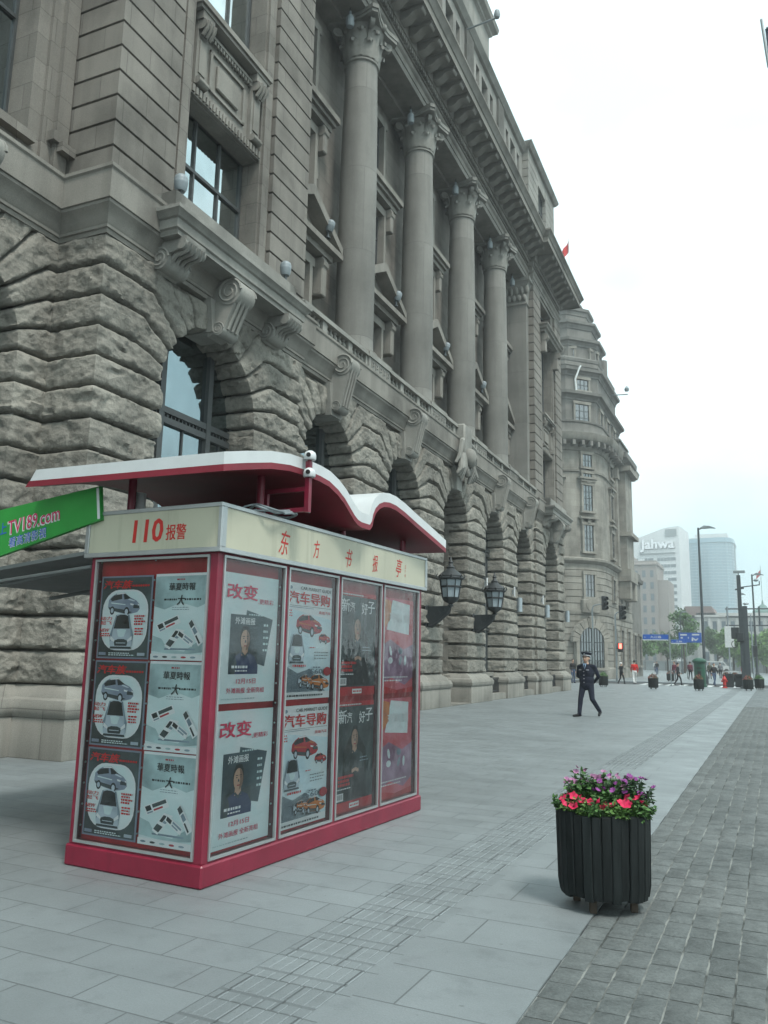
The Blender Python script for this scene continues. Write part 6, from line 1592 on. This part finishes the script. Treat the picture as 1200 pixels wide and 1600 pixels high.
for i in range(-4, 5): b_.box(i*.3-.02, i*.3+.02, -.25, -.2, 1.0, 3.2+math.sqrt(max(0, W*W-(i*.3)**2))-.03)
for z in (1.6, 2.4, 3.2): b_.box(-W, W, -.24, -.2, z-.03, z+.03)
b_.build('glazing_bar', 'iron', fo)
# main front: shallow bays, windows and oriel
xf = CC.x+RC
for i, y in enumerate(range(80, 91, 4)):
    M_ = Matrix.Translation((xf, y, 0)) @ Matrix.Rotation(R(90), 4, 'Z')
    for z0, z1, hood in ((1.2, 4.6, False), (7.2, 9.2, False), (11.3, 13.7, True), (15.0, 17.4, True), (19.1, 20.3, False)): fwinM(M_, z0, z1, 1.3, hood)
m = MB()
for i in range(1): m.box(xf-.2, xf+.35, 82.3+i*4.6-.5, 82.3+i*4.6+.5, 10.8, 20.7); m.box(xf-.2, xf+.5, 82.3+i*4.6-.6, 82.3+i*4.6+.6, 19.6, 20.7)
for y0, y1 in ((83.0, 87.2),):
    m.box(xf, xf+1.0, y0, y1, 10.6, 20.6); m.box(xf, xf+1.5, y0-.3, y1+.3, 13.9, 14.3); m.box(xf, xf+1.6, y0-.4, y1+.4, 20.5, 21.0); m.box(xf, xf+1.3, y0-.2, y1+.2, 9.4, 10.6)
    for q in (y0+.4, y1-.4): m.bbox(xf, xf+1.25, q-.4, q+.4, 7.6, 9.5, .1)
m.build('oriel', 'stone_corner', FCB)
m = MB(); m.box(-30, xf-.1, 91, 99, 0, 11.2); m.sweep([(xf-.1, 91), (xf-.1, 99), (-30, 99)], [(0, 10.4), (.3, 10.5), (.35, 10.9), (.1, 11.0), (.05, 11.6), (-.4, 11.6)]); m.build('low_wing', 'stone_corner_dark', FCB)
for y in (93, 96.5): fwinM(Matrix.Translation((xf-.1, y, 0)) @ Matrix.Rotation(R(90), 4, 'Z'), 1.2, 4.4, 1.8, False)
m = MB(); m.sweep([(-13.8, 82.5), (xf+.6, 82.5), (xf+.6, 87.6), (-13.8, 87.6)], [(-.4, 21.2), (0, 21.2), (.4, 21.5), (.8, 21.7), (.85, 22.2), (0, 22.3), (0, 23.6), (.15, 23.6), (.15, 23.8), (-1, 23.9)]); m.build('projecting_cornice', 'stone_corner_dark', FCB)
# upper set-back floors and octagonal tiers
def chamf(x0, x1, y0, y1, c): return [(x0, y0), (x1-c, y0), (x1, y0+c), (x1, y1)]
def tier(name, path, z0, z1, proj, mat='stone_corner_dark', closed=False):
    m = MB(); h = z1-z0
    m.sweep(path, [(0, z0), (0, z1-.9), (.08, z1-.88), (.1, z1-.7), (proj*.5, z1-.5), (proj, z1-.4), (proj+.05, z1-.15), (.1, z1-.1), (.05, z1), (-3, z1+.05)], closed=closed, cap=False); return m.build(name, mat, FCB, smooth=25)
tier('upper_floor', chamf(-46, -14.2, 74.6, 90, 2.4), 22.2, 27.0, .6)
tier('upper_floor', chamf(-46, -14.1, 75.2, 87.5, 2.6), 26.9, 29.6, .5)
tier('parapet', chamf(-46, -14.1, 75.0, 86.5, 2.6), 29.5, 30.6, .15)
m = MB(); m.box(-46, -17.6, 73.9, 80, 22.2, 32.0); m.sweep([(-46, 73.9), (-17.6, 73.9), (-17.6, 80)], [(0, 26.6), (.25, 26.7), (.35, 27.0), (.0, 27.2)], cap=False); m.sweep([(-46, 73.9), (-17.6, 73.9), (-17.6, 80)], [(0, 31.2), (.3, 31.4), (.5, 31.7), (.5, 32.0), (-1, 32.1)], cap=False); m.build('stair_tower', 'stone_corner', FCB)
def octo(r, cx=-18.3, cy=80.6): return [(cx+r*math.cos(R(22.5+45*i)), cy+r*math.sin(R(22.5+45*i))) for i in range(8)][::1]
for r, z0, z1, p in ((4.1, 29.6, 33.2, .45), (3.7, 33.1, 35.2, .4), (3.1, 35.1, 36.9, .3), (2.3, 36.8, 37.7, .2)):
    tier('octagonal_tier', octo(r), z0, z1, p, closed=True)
m = MB(); m.lathe((-18.3, 80.6, 37.65), [(2.3, 0), (2.0, .5), (1.2, .8), (0, .9)], 8); m.build('tower_cap', 'stone_corner_dark', FCB)
m = MB(); m.cyl((-15.0, 85.6, 30), (-15.0, 85.6, 33.4), .5, n=10); m.build('chimney', 'stone_corner_dark', FCB)
M0 = Matrix.Translation((-17.0, 74.58, 0)); 
def dwinM(M_, z0, z1, w): fwinM(M_, z0, z1, w, False)
Mc = Matrix.Translation((-15.38, 75.78, 0)) @ Matrix.Rotation(R(45), 4, 'Z'); dwinM(Mc, 23.7, 25.7, 1.5)
Mc = Matrix.Translation((-15.42, 76.48, 0)) @ Matrix.Rotation(R(45), 4, 'Z'); dwinM(Mc, 27.3, 28.4, 1.3)
for a in (-67.5, -22.5): Mo = Matrix.Translation((-18.3+3.8*math.cos(R(a)), 80.6+3.8*math.sin(R(a)), 0)) @ Matrix.Rotation(R(a+90), 4, 'Z'); dwinM(Mo, 30.8, 32.0, 1.2)
for y in (79, 82.5, 86): dwinM(Matrix.Translation((-14.2, y, 0)) @ Matrix.Rotation(R(90), 4, 'Z'), 23.4, 25.6, 1.3)
m = MB(); m.cyl((-17.5, 73.75, 22.4), (-17.5, 73.75, 26.2), .13, n=8); m.box(-17.75, -17.25, 73.6, 73.9, 26.1, 26.4); m.tube([(-15.2, 75.2, 29.4), (-15.3, 75.1, 29.2), (-15.7, 74.9, 28.0), (-15.6, 74.9, 26.9)], .09, 6); m.build('drain_pipe', 'paint_offwhite', FCB)
m = MB()
for x in (-21, -17.6): m.cyl((x, 79.2, 37.2), (x, 79.2, 40.0), .03, n=5)
m.cyl((-21, 79.2, 40), (-17.6, 79.2, 40), .03, n=5); m.cyl((-17.6, 79.2, 40), (-16.9, 79.2, 37), .03, n=5); m.build('roof_aerial', 'steel_grey', FCB)
o = thing('roof_camera', 'small lamp on an arm sticking out of the far corner building near the top', 'lamp', (-13.2, 84, 29.0))
m = MB(); m.cyl((-.8, 0, 0), (1.0, 0, -.1), .06, n=6); m.build('arm', 'steel_grey', o); m = MB(); m.lathe((.9, 0, .2), [(0, 0), (.2, .05), (.25, .3), (.1, .55), (0, .6)], 10); m.build('lamp_head', 'lamp_grey', o, smooth=40)
o = thing('flag', 'red flag on a thin white pole on the roof behind the bank cornice', 'flag', (-18.85, 88, 37.0))
m = MB(); m.cyl((0, 0, -6), (0, 0, 12.8), .06, .04, 8); m.build('flagpole', 'paint_offwhite', o)
m = MB(); vs = []; N = 8
for i in range(N+1):
    t = i/N; vs += [(-.05-.85*t, .18*math.sin(t*7), 12.5-1.4*t), (-.05-.80*t+.02, .2*math.sin(t*7+.6), 11.3-1.55*t)]
m.add(vs, [(2*i, 2*i+1, 2*i+3, 2*i+2) for i in range(N)]); m.build('cloth', 'cloth_red', o, smooth=60)

# ================================================================== TOWERS AND OTHER FAR BUILDINGS
plain('tower_white', (.62, .64, .64), .6, .3, 0, .08, .1); plain('tower_glass', (.24, .38, .45), .12, .8, .2, .15, .08); plain('tower_rib', (.40, .47, .50), .5, .4); plain('strip_glass', (.10, .13, .15), .15, .6, 0, .3, .5)
plain('old_brown', (.27, .245, .225), .85, .2, 0, .15, .2); plain('hall_cream', (.42, .42, .40), .8, .2, 0, .1, .2); plain('roof_red', (.20, .15, .14), .8, .2); plain('copper_green', (.14, .22, .20), .7, .2)
plain('tower_letter', (.86, .88, .90), .5, .3)
WT = thing('office_tower', 'white office tower with slanted top, rows of window strips and big white letters', 'building', (-52, 380, 0), -.10)
m = MB(); m.prism([V3(-16, 0, 0), V3(17, 0, 0), V3(17, 0, 61.5), V3(11, 0, 61.0), V3(-16, 0, 52)], (0, 22, 0)); m.build('wall', 'tower_white', WT)
m = MB(); m.box(11.2, 16.0, -.35, -.1, 57.0, 60.2); m.build('louvre_panel', 'steel_grey', WT)
rd = random.Random(4); m0 = None
for k in range(15):
    z = 46.2-k*3.0
    for x0, x1 in ((-12.5, -6.5), (-2.5, 5.6), (7.2, 15.2)):
        m = MB(); m.box(x0, x1, -.16, .1, z, z+1.35); q = m.build('window_strip', 'strip_glass', WT)
        m = MB()
        for j in range(int((x1-x0)/1.4)): m.box(x0+j*1.4, x0+j*1.4+.12, -.22, -.16, z, z+1.35)
        if rd.random() < .3: m.box(x0+1.5, x0+4.2, -.24, -.17, z+.3, z+1.2)
        m.build('mullion', 'tower_white', q)
m = MB(); m.box(-.5, 15.2, -.7, -.1, 49.4, 49.8); m.build('letter_rail', 'steel_grey', WT)
m = MB(); m.M = Matrix.Translation((0, -.8, 0)) @ FM; put_text(m, 'Jahwa', .2, 50.4, 5.6, 0, .03, width=14.6)
vs = [V3(*p) for p in m.v]; n0 = len(vs); fs = list(m.f); m.M = None; m2 = MB(); m2.add(vs, fs); m2.add([v+V3(0, .5, 0) for v in vs], fs); m2.build('lettering', 'tower_letter', WT)
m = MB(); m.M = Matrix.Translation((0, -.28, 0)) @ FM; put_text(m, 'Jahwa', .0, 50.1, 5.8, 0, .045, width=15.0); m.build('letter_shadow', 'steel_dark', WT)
GT = thing('glass_tower', 'curved pale blue glass tower behind the white office tower', 'building', (-26.5, 430, 0))
m = MB(); path = [(-11.5, 26), (-11.5, 8)]+[(-11.5+11.5*(1-math.cos(R(a)))*1.0, 8-8*math.sin(R(a))) for a in (20, 45, 70, 90)]+[(4, 0), (8, 1.0), (10.5, 4), (11.5, 9), (11.5, 26)]
m.sweep(path, [(0, 0), (0, 63), (-1, 63.1)], cap=False); m.sweep(path, [(.1, 60.6), (.5, 60.7), (.5, 61.6), (.1, 61.7)], cap=False)
gw = m.build('curtain_wall', 'tower_glass', GT, smooth=30)
m = MB()
for k in range(40): m.sweep(path, [(.02, 2+k*1.5), (.10, 2.02+k*1.5), (.10, 2.2+k*1.5), (.02, 2.22+k*1.5)], cap=False)
m.build('spandrel_line_course', 'tower_rib', GT)
m = MB()
P2 = [Vector(p) for p in path]
for a, b2 in zip(P2[:-1], P2[1:]):
    n = max(1, int((b2-a).length/1.6))
    for i in range(n): p = a.lerp(b2, i/n); m.cyl((p.x, p.y-.05, 0), (p.x, p.y-.05, 62), .07, n=4, cap=False)
m.build('mullion_course', 'tower_rib', GT)
m = MB(); m.box(-6, 9, 2, 20, 63, 65.2); m.box(-9, -6.2, 6, 20, 63, 64); m.build('plant_room', 'tower_white', GT)
OB = thing('old_block', 'brown stone block with rows of small windows, in front of the white tower', 'building', (-33, 240, 0))
m = MB(); m.box(-14, 4.4, 0, 16, 0, 30); m.box(-14, -2.0, 0, 16, 29.9, 31.4); m.box(4.3, 7.2, 1, 16, 0, 24.5); m.sweep([(-14, 0), (4.4, 0), (4.4, 16)], [(0, 28.6), (.3, 28.8), (.3, 29.2), (0, 29.4)], cap=False); m.build('wall', 'old_brown', OB)
m0 = None
for r_ in range(8):
    for c_ in range(8):
        x = -12+c_*2.15
        m = MB(); m.box(x-.45, x+.45, -.08, .1, 2.2+r_*3.3, 4.1+r_*3.3)
        if m0 is None: m0 = m.build('window', 'strip_glass', OB); mx0 = (x, 2.2)
        else: q = m0.copy(); COL.objects.link(q); q.location = (x-mx0[0], 0, r_*3.3)
HB = thing('cream_hall', 'long low cream building with a small green roof turret, far right', 'building', (-10, 212, 0))
m = MB(); m.box(-6.5, 40, 0, 20, 0, 13.6); m.sweep([(-6.5, 20), (-6.5, 0), (40, 0)], [(0, 12.2), (.4, 12.5), (.4, 13.0), (.1, 13.1), (.1, 13.9), (-.5, 14)], cap=False) if False else m.box(-6.8, 40, -.4, 20, 12.6, 13.1); m.box(-10, -6.5, 3, 20, 0, 13.0)
for k in range(22): m.box(-5.8+k*2.0, -5.3+k*2.0, -.25, 0, 1, 12.4)
m.build('wall', 'hall_cream', HB)
for k in range(21):
    for z in (2.0, 5.6, 9.2):
        m = MB(); m.box(-4.9+k*2.0, -4.0+k*2.0, -.06, .1, z, z+2.4); m.build('window', 'strip_glass', HB)
m = MB(); m.prism([V3(-10, 0, 13.0), V3(-2, 0, 13.0), V3(-3, 0, 15.2), V3(-9, 0, 15.2)], (0, 18, 0)); m.build('roof', 'roof_red', HB)
m = MB(); m.lathe((8.2, 3, 13.6), [(2.4, 0), (2.3, .5), (1.5, .9), (1.0, 1.5), (.7, 1.9), (.25, 2.2), (.1, 3.2), (0, 3.4)], 12); m.cyl((8.2, 3, 16.5), (8.2, 3, 25), .05, n=6); m.build('turret', 'copper_green', HB, smooth=30)
o = thing('flag', 'small pale flag on the mast of the far cream building', 'flag', (-1.8, 215, 21.5)); m = MB(); m.add([(0, 0, 2.6), (-.9, .1, 1.4), (-1.1, .1, .2), (-.1, 0, 1.2)], [(0, 1, 2, 3)]); m.build('cloth', 'hydrant_red', o)
# low wall and railing at the end of the plaza
o = thing('embankment_wall', 'long low grey wall under the trees at the far end of the plaza', 'wall', (0, 176, 0)); m = MB(); m.box(-60, 60, 0, .6, 0, 1.7); m.box(-60, 60, -.1, .7, 1.7, 1.9); m.build('wall', 'steel_grey', o)
m = MB()
for i in range(60): m.box(-60+i*2, -59.8+i*2, -.05, .05, 0, 2.0)
m.build('pier_course', 'stone_dark', o)
o = thing('parked_van', 'pale van parked far off under the trees, behind the green pillar box', 'van', (-9.6, 165, 0), .1)
m = MB(); m.prism([V3(-2.4, -.9, .45), V3(2.3, -.9, .45), V3(2.4, -.9, 1.0), V3(1.7, -.9, 1.25), V3(1.1, -.9, 2.0), V3(-2.3, -.9, 2.05), V3(-2.45, -.9, 1.2)], (0, 1.8, 0)); m.build('body', 'paint_offwhite', o)
m = MB(); m.prism([V3(-2.0, -.92, 1.3), V3(1.4, -.92, 1.3), V3(1.0, -.92, 1.85), V3(-2.0, -.92, 1.85)], (0, 1.84, 0)); m.build('windows', 'window_glass', o)
for x in (-1.5, 1.5):
    for y in (-.92, .74): m = MB(); m.cyl((x, y, .36), (x, y+.2, .36), .36, n=16); m.build('wheel', 'rubber', o)

# ================================================================== TREES
def make_tree(label, x, y, H, W, leafm, seed, dens=1.0, z0=.32, leaf=.30, group='trees at the far end of the plaza'):
    rd = random.Random(seed); o = thing('street_tree', label, 'tree', (x, y, 0), rd.uniform(0, 6), group)
    tr = MB(); cl = []
    tr.tube([(0, 0, -.05), (.05, .03, H*.2), (-.04, .05, H*.42), (.05, 0, H*.62), (0, .03, H*.85)], [.20, .16, .13, .08, .03], 8)
    for k in range(11):
        a = rd.uniform(0, 6.283); zz = H*rd.uniform(z0, .75); L = W*rd.uniform(.45, 1.0)*(1.1-.5*zz/H); e = Vector((L*math.cos(a), L*math.sin(a), zz+L*rd.uniform(.25, .8)))
        s0 = Vector((0, 0, zz)); mid = s0.lerp(e, .5)+Vector((rd.uniform(-.3, .3), rd.uniform(-.3, .3), rd.uniform(-.1, .4)))
        tr.tube([s0, mid, e], [.075, .05, .02], 5); cl += [(e, W*rd.uniform(.28, .46)), (mid, W*rd.uniform(.2, .36))]
        for j in range(2):
            e2 = mid.lerp(e, rd.random())+Vector((rd.gauss(0, .5), rd.gauss(0, .5), rd.gauss(.3, .4)))*W*.35; tr.tube([mid, e2], [.035, .012], 4); cl.append((e2, W*rd.uniform(.18, .32)))
    cl.append((Vector((0, 0, H*.86)), W*.35))
    tr.build('trunk', 'raw_wood', o, smooth=40)
    lf = MB()
    for c_, r_ in cl:
        tn = rd.uniform(-.35, .35)
        for k in range(int(85*dens)):
            d = Vector((rd.gauss(0, 1), rd.gauss(0, 1), rd.gauss(0, .75))).normalized()*r_*rd.random()**.45
            p = c_+d; ax = Vector((rd.gauss(0, 1), rd.gauss(0, 1), rd.gauss(0, 1))).normalized(); u = ax.orthogonal().normalized()*leaf*rd.uniform(.5, 1.2); v = ax.cross(u)*.55
            lf.tint = tn+rd.uniform(-.25, .25); lf.add([p-u, p-v*.9, p+u, p+v*.9], [(0, 1, 2, 3)])
    lf.build('crown', leafm, o); return o
make_tree('tall thin-crowned young tree with bare twigs, tallest of the far trees', -12.8, 138, 11.0, 3.2, 'leaf_mid', 1, .35)
leafmat('leaf_spring', (.09, .17, .045), (.15, .25, .08)); leafmat('leaf_spring_dark', (.055, .115, .035), (.10, .18, .06))
tA = make_tree('full light green tree right of the tall thin tree', -6.2, 150, 7.2, 2.9, 'leaf_spring', 2, 1.0)
tB = make_tree('low dark green tree at the left end of the far trees, by the corner building', -21.5, 150, 6.6, 3.0, 'leaf_spring_dark', 3, .9)
spots = [(tA, -3.4, 158, 'light green tree behind the pale notice board'), (tA, .2, 150, 'light green tree right of the tall camera post'), (tA, 3.6, 155, 'light green tree at the right edge of the view'), (tB, -17.5, 158, 'dark green tree left of the tall thin tree, under the brown block'),
         (tB, -15.0, 163, 'dark green tree behind the tall thin tree'), (tB, -9.6, 168, 'dark green tree behind the tallest lamp post'), (tA, -1.4, 170, 'light green tree behind the dark camera post, farther back'), (tB, 6.5, 166, 'dark green tree farthest to the right'), (tB, -25.5, 160, 'dark green tree mostly hidden behind the corner building')]
for src, x, y, lb in spots:
    t = copy_tree(src, None, lb); t.location = (x, y, 0); t.rotation_euler = (0, 0, x*1.7); s_ = .88+.25*((x*7.3) % 1); t.scale = (s_, s_, s_)

# ================================================================== AIR
hz = MB(); hz.box(-300, 300, -60, 700, -1.4, 110)
ho = hz.build('haze', 'stone_dark'); ho.data.materials.clear()
hm = bpy.data.materials.new('haze_air'); hm.use_nodes = True; hm.node_tree.nodes.clear()
no = hm.node_tree.nodes.new('ShaderNodeOutputMaterial'); nv = hm.node_tree.nodes.new('ShaderNodeVolumePrincipled')
nv.inputs['Density'].default_value = .0016; nv.inputs['Color'].default_value = (.97, 1, 1, 1); nv.inputs['Anisotropy'].default_value = .45
hm.node_tree.links.new(nv.outputs[0], no.inputs['Volume']); ho.data.materials.append(hm); tag(ho, kind='stuff')
